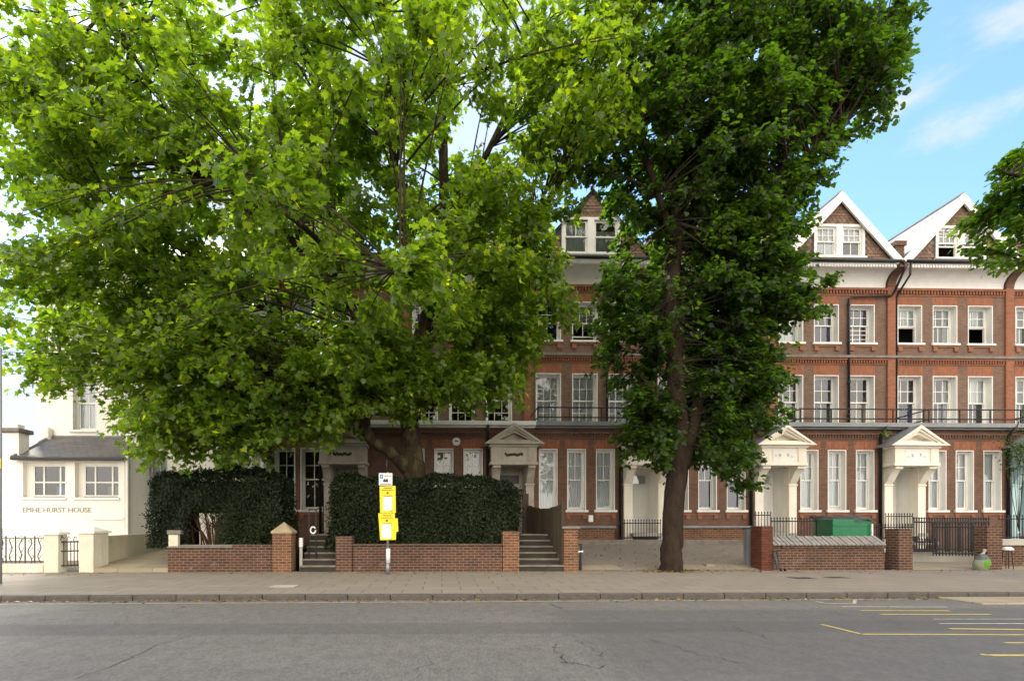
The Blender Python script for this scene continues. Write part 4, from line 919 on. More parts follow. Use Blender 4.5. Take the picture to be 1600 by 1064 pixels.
# porch railings seen behind the forecourt and behind the right-hand wall
def rail_thing(name, segs, label, mat='iron', step=.12, r=.015, knob=1, group='black iron railings by the porches'):
    o = empty(name, (segs[0][0], segs[0][1], segs[0][4]), label, 'railing', group); mb = MB()
    for s_ in segs: railing(mb, s_[0], s_[1 + 1], s_[1], s_[3], s_[4], s_[5], step, r, rails=(.08, .93), knob=knob, zslope=(s_[6] if len(s_) > 6 else 0))
    mb.build('bars', mat, o); return o
y = 21.9
def seg(px0, px1, pt, pb, y0=y, y1=None, sl=0): y1 = y1 or y0; return (X(px0, y0), y0, X(px1, y1), y1, Z(px0, pb, y0), Z(px0, pt, y0), sl)
rail_thing('iron_railing', [seg(967, 1032, 815, 842)], 'short black railing behind the lime trunk in front of the shaded porch')
rail_thing('iron_railing', [seg(1176, 1204, 803, 824, 22.2), seg(1205, 1275, 812, 842, 20.2), ], 'black railing before the cream porch, left of the green skip')
rail_thing('iron_railing', [seg(1365, 1424, 822, 842, 20.5), seg(1384, 1426, 805, 825, 22.2)], 'black railing before the cream porch, right of the green skip')
rail_thing('iron_railing', [seg(1428, 1545, 812, 862, 19.4), seg(1458, 1545, 820, 868, 18.6, 18.2), seg(1428, 1462, 845, 862, 19.0)], 'tall black spear railing between the two brick piers at the right', step=.1, r=.02)
rail_thing('iron_railing', [seg(1566, 1680, 808, 842, 20.6)], 'black railing before the pale blue porch at the right edge')
bw_ = empty('basement_wall', (X(1430, 19.6), 19.6, PAVE), 'low white painted area wall under the spear railing', 'wall')
MB().box(X(1426, 19.5), X(1550, 19.5), 19.55, 19.8, 0, Z(1450, 858, 19.5)).build('wall', 'concrete', bw_, bevel=.01); MB().box(X(1424, 19.5), X(1466, 19.5), 19.45, 20.2, Z(1450, 851, 19.5), Z(1450, 846, 19.5)).build('ledge', 'white', bw_, bevel=.01)
struct(MB().quad((X(1395, 16.9), 16.92, PAVE + .006), (X(1900, 16.9), 16.92, PAVE + .006), (X(1900, 19.5), 19.5, PAVE + .09), (X(1395, 19.5), 19.5, PAVE + .09)).build('yard_ground', 'flags'))
# red pier, wall with tiled coping, dark pier
YR = 16.9
rp = empty('red_pier', (X(1190, YR), YR, PAVE), 'plain glossy red brick pier at the right of the forecourt', 'brick pier')
MB().box(X(1190, YR), X(1208, YR), YR, YR + .62, PAVE - .1, Z(1190, 822, YR)).build('shaft', 'garden_red', rp, bevel=.012)
gp = empty('gate_post', (X(1170, 17.6), 17.6, PAVE), 'dark grey steel gate post behind the red brick pier', 'post'); MB().box(X(1168, 17.7), X(1177, 17.7), 17.7, 17.95, PAVE, Z(1170, 826, 17.7)).build('shaft', 'lead', gp, bevel=.01); MB().box(X(1167, 17.7), X(1178, 17.7), 17.68, 17.97, Z(1170, 826, 17.7), Z(1170, 824.5, 17.7)).build('cap', 'black', gp)
g3 = empty('brick_garden_wall', (X(1208, YR), YR, PAVE), 'low brick wall with sloping grey tile coping in front of the green skip', 'garden wall', 'low brick walls on the pavement')
x0, x1 = X(1208, YR) + .002, X(1386, YR)
MB().box(x0, x1, YR + .1, YR + .42, PAVE - .1, Z(1300, 851, YR)).box(x0 + .35, x1, YR + .06, YR + .42, Z(1300, 857, YR), Z(1300, 851, YR)).build('wall', 'garden', g3, bevel=.008)
cp = MB(); zc0, zc1 = Z(1300, 850, YR), Z(1300, 837.5, YR + .35); n = 26
for i in range(n):
    a = x0 + (x1 - x0 - .02) * i / n; b = a + (x1 - x0) / n - .03
    dz = rng.uniform(-.004, .004) + (.014 if i % 2 else 0); cp.add([(a, YR - .02, zc0 + dz), (b, YR - .02, zc0 + dz), (b, YR + .42, zc1 + dz), (a, YR + .42, zc1 + dz), (a, YR - .02, zc0 - .035), (b, YR - .02, zc0 - .035), (b, YR + .44, zc0 - .03), (a, YR + .44, zc0 - .03)], [(0, 1, 2, 3), (4, 5, 1, 0), (5, 6, 2, 1), (7, 4, 0, 3), (6, 7, 3, 2)])
cp.build('coping', plain('grey_coping_tile', (.24, .23, .215), .8, .3, 6, .25, bump=.3), g3)
MB().box(X(1404, YR), X(1426.5, YR), YR, YR + .52, PAVE - .1, Z(1400, 826, YR)).build('pier', 'garden', g3, bevel=.012)
rb = pier('brick_post', 1543, 1566, 822, 'garden', None, 'dark brick pier at the right end of the spear railing', y=17.0, d=.45)
g4 = empty('brick_garden_wall', (X(1568, 18), 18, PAVE), 'low brick wall with a pale ledge at the right edge of the photo', 'garden wall', 'low brick walls on the pavement')
MB().box(X(1566, 18), X(1750, 18), 18.0, 18.3, 0, Z(1580, 852, 18)).build('wall', 'garden', g4); MB().box(X(1564, 18), X(1750, 18), 17.94, 18.36, Z(1580, 852, 18) + .001, Z(1580, 842, 18)).build('coping', 'concrete', g4, bevel=.02)
# green skip behind the wall
ys = 19.0; x0, x1 = X(1272, ys + 1.4), X(1362, ys); zt_ = Z(1300, 811, ys); zb = PAVE
sk = empty('waste_skip', ((x0 + x1) / 2, ys, PAVE), 'green steel skip covered with a grey tarp behind the tiled brick wall', 'skip')
xm = X(1314, ys - .5)
MB().prism([(x0, ys + 1.4), (xm, ys - .1), (x1, ys), (x1 + .1, ys + 1.6), (x0 + .3, ys + 1.9)], zb, zt_, 'z').build('body', 'green', sk, bevel=.015)
mb = MB(); 
for zz in (zt_ - .26, zt_ - .7): mb.add([(xm + .03, ys - .115, zz), (x1 + .01, ys - .02, zz), (x1 + .01, ys - .02, zz + .06), (xm + .03, ys - .115, zz + .06), (xm + .03, ys - .08, zz), (x1 + .01, ys + .02, zz), (x1 + .01, ys + .02, zz + .06), (xm + .03, ys - .08, zz + .06)], [(0, 1, 2, 3), (3, 2, 6, 7), (4, 5, 1, 0)])
mb.build('ribs', 'green', sk)
tp = MB(); n = 24; 
def tz(u, v_): return zt_ + .06 + .05 * math.sin(u * 11 + v_ * 3) * math.sin(v_ * 5 + 1) + .08 * math.sin(v_ * math.pi)
for i in range(n):
    for j in range(8):
        q = []
        for (a, b) in ((i, j), (i + 1, j), (i + 1, j + 1), (i, j + 1)):
            u, v_ = a / n, b / 8; xx_ = x0 - .06 + (x1 - x0 + .12) * u
            fy = (ys + 1.36 + (ys - .14 - ys - 1.36) * min(1, u / .47)) if u < .47 else ys - .14 + .1 * (u - .47)
            q.append((xx_, fy - .02 + (ys + 1.75 - fy) * v_, tz(u, v_) - (.09 + .03 * math.sin(u * 40) if b == 0 else 0)))
        tp.quad(*q)
tp.build('tarp', 'tarp', sk, smooth=True)
pl = empty('white_stake', (X(1364, 19), 19, PAVE), 'thin white stake at the right end of the green skip', 'post'); MB().box(X(1362.5, 18.9), X(1364.5, 18.9), 18.9, 18.95, PAVE, Z(1363, 818, 18.9)).build('shaft', 'white', pl)
# small things on the pavement
y = 16.85; cs = empty('folded_trolley', (X(1212, y), y, PAVE), 'black folded trolley leaning on the brick wall by the red pier', 'trolley')
mb = MB(); 
for px0, px1 in ((1209, 1214), (1213.5, 1218.5)): mb.tube([(X(px1, y - .2), y - .2, PAVE + .05), (X(px0, y + .05), y + .03, Z(px0, 861, y))], .022, 6)
for t in (.15, .5, .85, 1.0): 
    a = Vector((X(1214, y - .2), y - .2, PAVE + .05)).lerp(Vector((X(1209, y), y + .03, Z(1209, 861, y))), t); b = a + Vector((.095, 0, 0)); mb.tube([a, b], .014, 6)
mb.build('frame', 'iron', cs)
MB().tube([(X(1211, y), y - .15, PAVE + .12), (X(1209.5, y), y, Z(1210, 864, y))], .045, 8).build('bag', 'tarp', cs, smooth=True)
for dx in (-.02, .12): MB().tube([(X(1214, y) + dx, y - .21, PAVE + .05), (X(1214, y) + dx + .03, y - .21, PAVE + .05)], .05, 10).build('wheel', 'black', cs)
y = 17.0; sp = empty('standpipe', (X(906, y), y, PAVE), 'short black standpipe with a pale top beside the capped brick pier', 'standpipe')
MB().tube([(X(907, y), y, PAVE), (X(907, y), y, Z(907, 862, y))], [.05, .035], 8).build('shaft', 'black', sp); MB().tube([(X(903, y), y, Z(907, 862, y)), (X(911, y), y, Z(907, 861, y))], .035, 8).build('top', 'paper', sp); MB().tube([(X(904, y), y, Z(907, 851, y)), (X(908, y), y, Z(907, 849, y)), (X(908, y), y, Z(907, 861, y))], .03, 8).build('hook', 'black', sp)
# refuse bag
y = 16.9; cx, cz = P(1533, 876, y); bgm = MB(); nn_ = 22
bag = empty('refuse_bag', (cx, y, PAVE), 'grey and bright green plastic refuse bag slumped against the dark brick pier', 'bag')
rows = []
for j in range(11):
    t = j / 10; r = .25 * math.sin(math.pi * (.22 + .74 * t)) ** .7; rows.append([(cx + r * math.cos(a) * (1 + .07 * math.sin(5 * a + j)) + .05 * t, y + r * .8 * math.sin(a) * (1 + .06 * math.sin(7 * a + j * 2)), PAVE + .005 + .55 * t) for a in np.linspace(0, 2 * math.pi, nn_, endpoint=False)])
v = [p for r_ in rows for p in r_]; f = [(j * nn_ + i, j * nn_ + (i + 1) % nn_, (j + 1) * nn_ + (i + 1) % nn_, (j + 1) * nn_ + i) for j in range(10) for i in range(nn_)] + [tuple(range(10 * nn_, 11 * nn_))]
s = Mt('bag_plastic'); p_ = s.pos(); v3 = s.n('ShaderNodeVectorMath', operation='SUBTRACT'); s.l(p_, v3.inputs[0]); v3.inputs[1].default_value = (.06, -.2, .22); ln = s.n('ShaderNodeVectorMath', operation='LENGTH'); s.l(v3.outputs[0], ln.inputs[0])
sp_ = s.n('ShaderNodeSeparateXYZ'); s.l(p_, sp_.inputs[0])
c = s.mix(s.ramp(ln.outputs['Value'], .15, .17), (.09, .26, .015), s.mix(s.ramp(sp_.outputs['Z'], .33, .36), (.2, .22, .16), (.09, .1, .095))); s.bump(s.noise(p_, 16, 4), .6, .02); s.fin(c, .6, .3); M['bag'] = s.m
bgm.add(v, f); bgm.build('sack', 'bag', bag, smooth=True); MB().tube([(cx + .02, y, PAVE + .5), (cx + .09, y, PAVE + .58), (cx + .13, y, PAVE + .7)], [.07, .03, .05], 8).build('knot', 'concrete', bag)
# little stool
y = 17.2; cx, cz = P(1574, 858, y); so_ = empty('stool', (cx, y, PAVE), 'small round white topped stool with thin dark legs by the right brick pier', 'stool')
MB().tube([(cx, y, cz - .03), (cx, y, cz), (cx, y, cz + .09)], [.16, .17, .1], 16).build('seat', 'white', so_, smooth=True)
for a in range(4):
    t = a * math.pi / 2 + .5; MB().tube([(cx + .1 * math.cos(t), y + .1 * math.sin(t), cz - .03), (cx + .15 * math.cos(t), y + .15 * math.sin(t), PAVE)], .014, 6).build('leg', 'iron', so_)

# ------------------------------------------------------------------ sign post
ysn = 15.85; xp = X(605.5, ysn); zs = lambda py: Z(605, py, ysn)
sg = empty('parking_sign_post', (xp, ysn, PAVE), 'grey sign post carrying a white parking plate and two yellow notices before the hedge', 'sign post')
MB().tube([(xp, ysn + .07, PAVE), (xp, ysn + .07, zs(737))], .042, 12).tube([(xp, ysn + .07, PAVE), (xp, ysn + .07, zs(878))], .062, 12).build('pole', 'zinc', sg, smooth=True)
MB().tube([(xp + .012, ysn + .068, zs(879)), (xp + .012, ysn + .068, zs(857))], .064, 12).build('reflective_sleeve', 'paper', sg, smooth=True)
MB().tube([(xp - .03, ysn + .07, zs(730)), (xp - .03, ysn + .07, zs(718))], .02, 6).build('bracket', 'iron', sg)
x = lambda px: X(px, ysn)
wpz = MB().box(x(592), x(613), ysn, ysn + .012, zs(758), zs(739)).build('parking_plate', 'paper', sg)
MB().box(x(593.7), x(598.7), ysn - .006, ysn, zs(747.2), zs(741)).build('blue_square', 'blue', wpz); text('P', .11, 'letter', 'paper', wpz, x(594.9), ysn - .007, zs(746.6), depth=.002)
mb = MB(); mb.box(x(598.5), x(606.5), ysn - .005, ysn, zs(753), zs(750)).box(x(599.5), x(602.3), ysn - .005, ysn, zs(750), zs(748)).box(x(603.2), x(606), ysn - .005, ysn, zs(750), zs(748)); mb.build('plate_symbol', 'ink', wpz)
mb = MB()
for i in range(6): mb.box(x(600 + i * 1.8), x(601.3 + i * 1.8), ysn - .004, ysn, zs(743.5 + (i % 2)), zs(742.6))
for i in range(9): mb.box(x(593.8 + i * 2), x(595.4 + i * 2), ysn - .004, ysn, zs(757), zs(755.8))
mb.build('plate_lettering', 'ink', wpz)
def notice(poly, px, py, paper, dx):
    nb = MB().prism([(x(a), zs(b)) for a, b in poly][::-1], ysn - .002, ysn + .01).build('yellow_notice', 'yellow', sg)
    mb = MB()
    for r_, (a0, a1, yy_, hh) in enumerate(((px - 6, px + 7, py + 1.5, 1.3), (px - 9, px + 9, py + 5.2, 1.0), (px - 6, px + 8, py + 14.2, .9), (px + 5, px + 8, py + 38, .9))):
        q = a0
        while q < a1:
            L = rng.uniform(.7, 2.2); mb.box(x(q), x(min(q + L, a1)), ysn - .007, ysn - .003, zs(yy_ + hh), zs(yy_)); q += L + .4
    mb.build('lettering', 'ink', nb)
    cx, cz = x(px), zs(py + 10); MB().tube([(cx, ysn - .008, cz), (cx, ysn - .002, cz)], .035, 14).build('emblem', 'red_ink', nb)
    pp = MB().box(x(paper[0]), x(paper[1]), ysn - .008, ysn - .003, zs(paper[3]), zs(paper[2])).build('paper_sheet', 'paper', nb)
    return nb
notice([(593, 759.5), (618, 759), (618.5, 801), (594, 801)], 605.5, 760, (599, 612.5, 776, 797), 0)
notice([(591, 801.6), (617, 801.6), (617, 809.5), (621.5, 809.5), (622.5, 830), (619, 831), (618.5, 843), (594, 843.5)], 604.5, 803, (596.5, 611, 818.5, 840.5), 0)
# lamp column at the very left with a yellow plate
y = 13.5; lc = empty('lamp_column', (X(1, y), y, PAVE), 'dark lamp column with a small yellow sign at the left edge of the photo', 'lamp column')
MB().tube([(X(.8, y), y, PAVE), (X(.8, y), y, 6.2)], [.035, .03], 10).build('pole', 'lead', lc, smooth=True)
MB().box(X(-16, y), X(4.6, y), y - .07, y - .055, Z(0, 732, y), Z(0, 717, y)).build('yellow_sign', 'yellow', lc); MB().box(X(1.4, y), X(3.6, y), y - .075, y - .071, Z(0, 726, y), Z(0, 721, y)).build('sign_mark', 'ink', lc)

# ------------------------------------------------------------------ foliage
PLANE_HALF = np.array([(0, 0), (.16, -.06), (.42, -.02), (.30, .16), (.58, .40), (.36, .44), (.26, .60), (.13, .62), (0, 1.0)])
LIME_HALF = np.array([(0, 0), (.24, -.1), (.45, .1), (.44, .4), (.26, .72), (0, 1.05)])
PRIVET_HALF = np.array([(0, 0), (.2, .3), (.17, .7), (0, 1.0)])
def unit(a): return a / np.maximum(np.linalg.norm(a, axis=1, keepdims=True), 1e-9)
def leaves(name, pos, nrm, tip, size, half, mat, parent=None, fold=.22, curl=.18, loc=(0, 0, 0)):
    n = len(pos); nrm = unit(nrm); tip = unit(tip - nrm * (tip * nrm).sum(1, keepdims=True)); side = np.cross(tip, nrm)
    m = len(half); V = np.empty((n, 2, m, 3)); fo = fold * (rng.random((n, 1)) * 1.6 - .2); cu = curl * (rng.random((n, 1)) * 2 - .6)
    for h, sg_ in ((0, 1.), (1, -1.)):
        lx = half[:, 0] * sg_; ly = half[:, 1]; lz = fo * np.abs(half[:, 0])[None] - cu * (ly ** 2)[None]
        V[:, h] = pos[:, None] + size[:, None, None] * (lx[None, :, None] * side[:, None] + ly[None, :, None] * tip[:, None] + lz[:, :, None] * nrm[:, None])
    # share the midrib so that the two halves are one island
    ring = []
    V2 = np.concatenate([V[:, 0], V[:, 1, 1:-1]], axis=1); k = V2.shape[1]
    f1 = list(range(m)); f2 = [0] + [m - 1] + list(range(k - 1, m - 1, -1))
    base = (np.arange(n) * k)[:, None]
    idx = np.concatenate([base + np.array(f1)[None], base + np.array(f2)[None]], axis=1).ravel()
    return np_mesh(name, V2.reshape(-1, 3), idx, np.tile([len(f1), len(f2)], n), mat, parent, loc)
def bez(a, b, sag, n=6):
    a, b = np.array(a), np.array(b); c = (a + b) / 2 + np.array(sag); t = np.linspace(0, 1, n)[:, None]
    return (1 - t) ** 2 * a + 2 * t * (1 - t) * c + t ** 2 * b
class Tree:
    def __init__(s, name, label, loc, trunk_mat):
        s.o = empty(name, loc, label, 'tree'); s.tm = trunk_mat; s.nodes = []; s.tw = MB(); s.pos = []; s.out = []
    def limb(s, pts, rad, name='limb', n=12):
        pts = np.array(pts, float); m = len(pts)
        # smooth the polyline
        t = np.linspace(0, m - 1, (m - 1) * 5 + 1); q = []
        for v_ in t:
            i = min(int(v_), m - 2); f = v_ - i; p0, p1, p2, p3 = pts[max(i - 1, 0)], pts[i], pts[i + 1], pts[min(i + 2, m - 1)]
            q.append(.5 * ((2 * p1) + (-p0 + p2) * f + (2 * p0 - 5 * p1 + 4 * p2 - p3) * f * f + (-p0 + 3 * p1 - 3 * p2 + p3) * f ** 3))
        q = np.array(q); r = np.interp(t, np.arange(m), rad); j = rng.normal(0, 1, q.shape) * r[:, None] * .05; j[0] = 0
        MB().tube([tuple(v_) for v_ in q + j], list(r), n).build(name, s.tm, s.o, smooth=True)
        for a, b in zip(q, r): s.nodes.append((*a, b))
    def crown(s, ells, twigs, per, spread, bias=2.2, avoid=(), low=0):
        nd = np.array([q for q in s.nodes if q[2] > low]); use = np.zeros(len(nd))
        for c, r, k in ells:
            c, r = np.array(c), np.array(r)
            for _ in range(k):
                d = unit(rng.normal(size=(1, 3)))[0]; rad = rng.random() ** (1 / bias); p = c + d * r * rad * rng.uniform(.9, 1.06)
                if p[2] < 2.2 or any((((p - np.array(ac)) / np.array(ar)) ** 2).sum() < 1 for ac, ar in avoid): continue
                w_ = np.linalg.norm(nd[:, :3] - p, axis=1) + np.maximum(nd[:, 2] - p[2] + .4, 0) * 1.1 + (nd[:, 3] < .03) * .5
                i = np.argmin(w_ + rng.random(len(nd)) * .8 + use * .22); a = nd[i]; use[max(0, i - 1):i + 2] += 1
                L = np.linalg.norm(a[:3] - p); br = bez(a[:3], p, (0, 0, .12 * L), 6)
                r0 = min(a[3] * .6, .010 + .008 * L); s.tw.tube([tuple(q) for q in br], list(np.linspace(r0, .010, 6)), 5, cap=False)
                for _ in range(twigs):
                    st_ = br[rng.integers(3, 6)]; e = p + unit(rng.normal(size=(1, 3)))[0] * spread * np.array([1, 1, .75]) * rng.uniform(.5, 1.1) + d * spread * .3
                    tw = bez(st_, e, (0, 0, .1), 4); s.tw.tube([tuple(q) for q in tw], [.008, .006, .005, .003], 4, cap=False)
                    t = rng.random(per) ** .6; q = np.stack([np.interp(t, np.linspace(0, 1, 4), tw[:, k_]) for k_ in range(3)], 1)
                    s.pos.append(q + rng.normal(0, .07 * spread + .03, q.shape)); s.out.append(np.repeat([(e - st_) * .6 / max(np.linalg.norm(e - st_), .1) + d * .6], per, 0))
    def finish(s, half, mat, size, jit, up=.55, droop=.5, twig='twig', clear=None):
        s.tw.build('branches', twig, s.o)
        p = np.concatenate(s.pos); o = np.concatenate(s.out)
        if clear:
            nd = np.array(s.nodes[:clear[0]]); tx = np.interp(p[:, 2], nd[:, 2], nd[:, 0]); ty = np.interp(p[:, 2], nd[:, 2], nd[:, 1])
            keep = ~((np.abs(p[:, 0] - tx) < clear[1]) & (p[:, 1] < ty + .15) & (p[:, 2] < clear[2]) & (rng.random(len(p)) < clear[3])); p, o = p[keep], o[keep]
        n = len(p)
        nr = np.array([0, 0, up]) + o * .35 + rng.normal(0, .42, (n, 3)); tp = o + np.array([0, 0, -droop]) + rng.normal(0, .5, (n, 3))
        return leaves('crown', p, nr, tp, size * rng.uniform(1 - jit, 1 + jit, n), half, mat, s.o)
def W3(px, py, Y): a, b = P(px, py, Y); return (a, Y, b)

# the big plane tree
YT = 19.6
pt = Tree('plane_tree', 'huge light green plane tree with maple shaped leaves and several pale stems, at the left', (X(645, YT), YT, .7), 'bark_plane')
pt.limb([W3(648, 790, YT), W3(647, 740, YT), W3(643, 690, YT), W3(640, 640, YT), W3(650, 560, YT), W3(672, 470, YT), W3(690, 380, YT - .2), W3(693, 260, YT - .5), W3(688, 120, YT - .8), W3(690, -60, YT - 1)], [.52, .44, .38, .34, .29, .25, .21, .18, .15, .1], 'trunk')
pt.limb([W3(640, 738, YT), W3(612, 708, YT - .4), W3(578, 684, YT - .8), W3(570, 655, YT - 1), W3(586, 610, YT - 1), W3(580, 540, YT - 1.1), W3(545, 470, YT - 1.3), W3(522, 400, YT - 1.5), W3(518, 300, YT - 1.7), W3(500, 160, YT - 2), W3(480, 0, YT - 2)], [.26, .23, .22, .21, .18, .17, .16, .14, .12, .09, .06])
pt.limb([W3(640, 640, YT), W3(610, 590, YT + .4), W3(560, 540, YT + .6), W3(470, 500, YT), W3(380, 470, YT - .8), W3(280, 430, YT - 1.8), W3(180, 400, YT - 2.5)], [.2, .17, .15, .12, .09, .07, .04])
pt.limb([W3(575, 640, YT - 1), W3(520, 640, YT - 1.2), W3(450, 645, YT - 1.6), W3(380, 650, YT - 2), W3(310, 670, YT - 2.4)], [.12, .11, .1, .07, .04])
pt.limb([W3(650, 560, YT), W3(700, 500, YT + .3), W3(770, 430, YT), W3(840, 350, YT - .6), W3(900, 230, YT - 1)], [.2, .16, .13, .09, .05])
pt.limb([W3(660, 640, YT + .1), W3(695, 622, YT - .5), W3(712, 600, YT - 1), W3(755, 560, YT - 1.5), W3(820, 520, YT - 2)], [.15, .1, .09, .07, .04])
pt.limb([W3(545, 470, YT - 1.3), W3(480, 400, YT - 2), W3(400, 320, YT - 3), W3(310, 240, YT - 4), W3(230, 120, YT - 4.5), W3(170, 20, YT - 5)], [.15, .13, .11, .09, .06, .04])
pt.limb([W3(672, 470, YT), W3(640, 380, YT - 1.5), W3(620, 300, YT - 3), W3(610, 180, YT - 4.5), W3(600, 20, YT - 5.5)], [.17, .15, .12, .09, .05])
pt.limb([W3(690, 380, YT - .2), W3(730, 300, YT - 1), W3(790, 180, YT - 2), W3(850, 40, YT - 3)], [.14, .12, .09, .05])
pt.limb([W3(522, 400, YT - 1.5), W3(480, 360, YT - 4), W3(430, 320, YT - 6), W3(400, 270, YT - 8)], [.1, .08, .06, .035])
pt.limb([W3(640, 400, YT - 1.2), W3(640, 420, YT - 4), W3(625, 420, YT - 6.5), W3(610, 425, YT - 8)], [.1, .08, .06, .035])
AV = [(W3(0, 395, 16.5), (2.7, 6, 1.8)), (W3(912, 410, 17.5), (1.3, 5, 1.7)), (W3(0, 0, 16.5), (2.3, 6, 2.0)), (W3(930, 560, 17.5), (1.6, 5, 1.8))]
pt.crown([((X(470, 17), 17.0, Z(470, 235, 17)), (9.3, 5.2, 8.2), 430), ((X(170, 16.5), 16.5, Z(170, 470, 16.5)), (4.0, 3.0, 3.2), 110), ((X(430, 17.2), 17.2, Z(430, 590, 17.2)), (4.3, 2.6, 1.7), 70),
          ((X(800, 17.5), 17.5, Z(800, 430, 17.5)), (2.5, 2.6, 3.4), 90), ((X(910, 16.5), 16.5, Z(910, 120, 16.5)), (2.0, 2.2, 3.4), 70), ((X(260, 16.5), 16.5, Z(260, 610, 16.5)), (3.2, 2.4, 1.6), 60), ((X(330, 16.5), 16.5, Z(330, 678, 16.5)), (2.6, 2.0, .75), 34), ((X(470, 17.5), 17.5, Z(470, 640, 17.5)), (2.0, 1.8, .9), 26), ((X(620, 17.5), 17.5, Z(620, 590, 17.5)), (2.3, 1.6, 1.5), 44), ((X(740, 17.5), 17.5, Z(740, 590, 17.5)), (1.6, 1.6, 1.0), 26), ((X(80, 16.5), 16.5, Z(80, 190, 16.5)), (2.6, 2.6, 2.6), 50)],
         8, 20, .85, avoid=AV, low=5.6)
pt.crown([((X(400, 10.8), 10.8, Z(400, 300, 10.8)), (1.0, .9, 1.0), 9), ((X(620, 11.4), 11.4, Z(620, 430, 11.4)), (1.3, .8, .55), 9), ((X(470, 12), 12, Z(470, 400, 12)), (1, 1, .7), 6), ((X(250, 12), 12, Z(250, 180, 12)), (2.2, 1.2, 1.5), 10), ((X(620, 12), 12, Z(620, 60, 12)), (3, 1.2, 1.2), 12), ((X(940, 13.5), 13.5, Z(940, 130, 13.5)), (.9, .9, 1.6), 10)], 6, 15, .6, low=6)
pt.finish(PLANE_HALF, 'leaf_plane', .172, .38)

# the lime tree on the pavement edge
YL = 16.75
lt = Tree('lime_tree', 'dark round leaved lime tree with brown forked trunk on the pavement edge before the forecourt', (X(1048, YL), YL, PAVE), 'bark_lime')
lt.limb([W3(1047, 905, YL), W3(1049, 880, YL), W3(1051, 840, YL), W3(1053, 780, YL), W3(1059, 725, YL), W3(1063, 680, YL), W3(1056, 610, YL), W3(1053, 540, YL), W3(1049, 470, YL), W3(1056, 380, YL + .1), W3(1058, 250, YL), W3(1070, 100, YL), W3(1080, -80, YL)], [.43, .35, .33, .325, .33, .29, .27, .25, .25, .2, .16, .12, .08], 'trunk', 14)
lt.limb([W3(1066, 730, YL), W3(1076, 690, YL - .05), W3(1088, 640, YL), W3(1100, 560, YL + .3), W3(1115, 470, YL + .5), W3(1145, 390, YL + .6), W3(1180, 280, YL + .5), W3(1230, 150, YL + .3), W3(1270, 0, YL)], [.24, .21, .19, .17, .16, .15, .12, .09, .05])
lt.limb([W3(1056, 380, YL), W3(1020, 280, YL - .5), W3(985, 170, YL - .7), W3(960, 40, YL - 1)], [.13, .1, .07, .04]); lt.limb([W3(1145, 390, YL + .6), W3(1220, 320, YL), W3(1300, 220, YL - .5), W3(1370, 130, YL - .7)], [.1, .08, .05, .03])
lt.crown([((X(1350, YL), YL, Z(1350, 90, YL)), (1.6, 1.5, 1.7), 26), ((X(1230, YL), YL, Z(1230, 460, YL)), (1.2, 1.3, 1.3), 24), ((X(1055, YL), YL, Z(1055, 660, YL)), (1.9, 1.5, 1.75), 80), ((X(1150, YL), YL + .3, Z(1150, 600, YL)), (1.5, 1.5, 2.6), 175), ((X(1010, YL), YL - .2, Z(1010, 500, YL)), (1.7, 1.6, 2.4), 90), ((X(1150, YL), YL + .2, Z(1150, 420, YL)), (2.5, 2.1, 2.6), 170),
          ((X(1110, YL), YL, Z(1110, 230, YL)), (4.1, 2.8, 3.8), 360), ((X(1180, YL), YL, Z(1180, 30, YL)), (5.2, 3.2, 3.6), 240), ((X(1300, YL), YL, Z(1300, 140, YL)), (2.3, 2, 2.0), 60), ((X(1000, YL), YL - .3, Z(1000, 690, YL)), (.8, .9, 1.0), 12), ((X(1130, YL), YL - .6, Z(1130, 740, YL)), (.7, .7, .7), 8)], 6, 19, .55, bias=2.0, low=4.3)
lt.finish(LIME_HALF, 'leaf_lime', .132, .3, up=.75, droop=.55, clear=(61, .42, 12.0, .93))

# second lime at the right edge, trunk beyond the frame
YS = 13.2
st_ = Tree('street_tree', 'drooping lime branches of a street tree whose trunk is beyond the right edge', (X(1720, YS), YS, PAVE), 'bark_lime')
st_.limb([W3(1740, 900, YS), W3(1740, 600, YS), W3(1735, 350, YS), W3(1730, 100, YS)], [.3, .26, .2, .1], 'trunk')
st_.limb([W3(1735, 400, YS), W3(1690, 340, YS - .2), W3(1630, 290, YS - .3), W3(1570, 270, YS - .3)], [.14, .1, .06, .03])
st_.crown([((X(1688, YS), YS, Z(1688, 300, YS)), (2.2, 1.8, 1.9), 90), ((X(1622, YS), YS, Z(1622, 340, YS)), (1.1, 1.1, 1.25), 34)], 6, 19, .5)
st_.finish(LIME_HALF, 'leaf_street', .115, .3, up=.75, droop=.6)

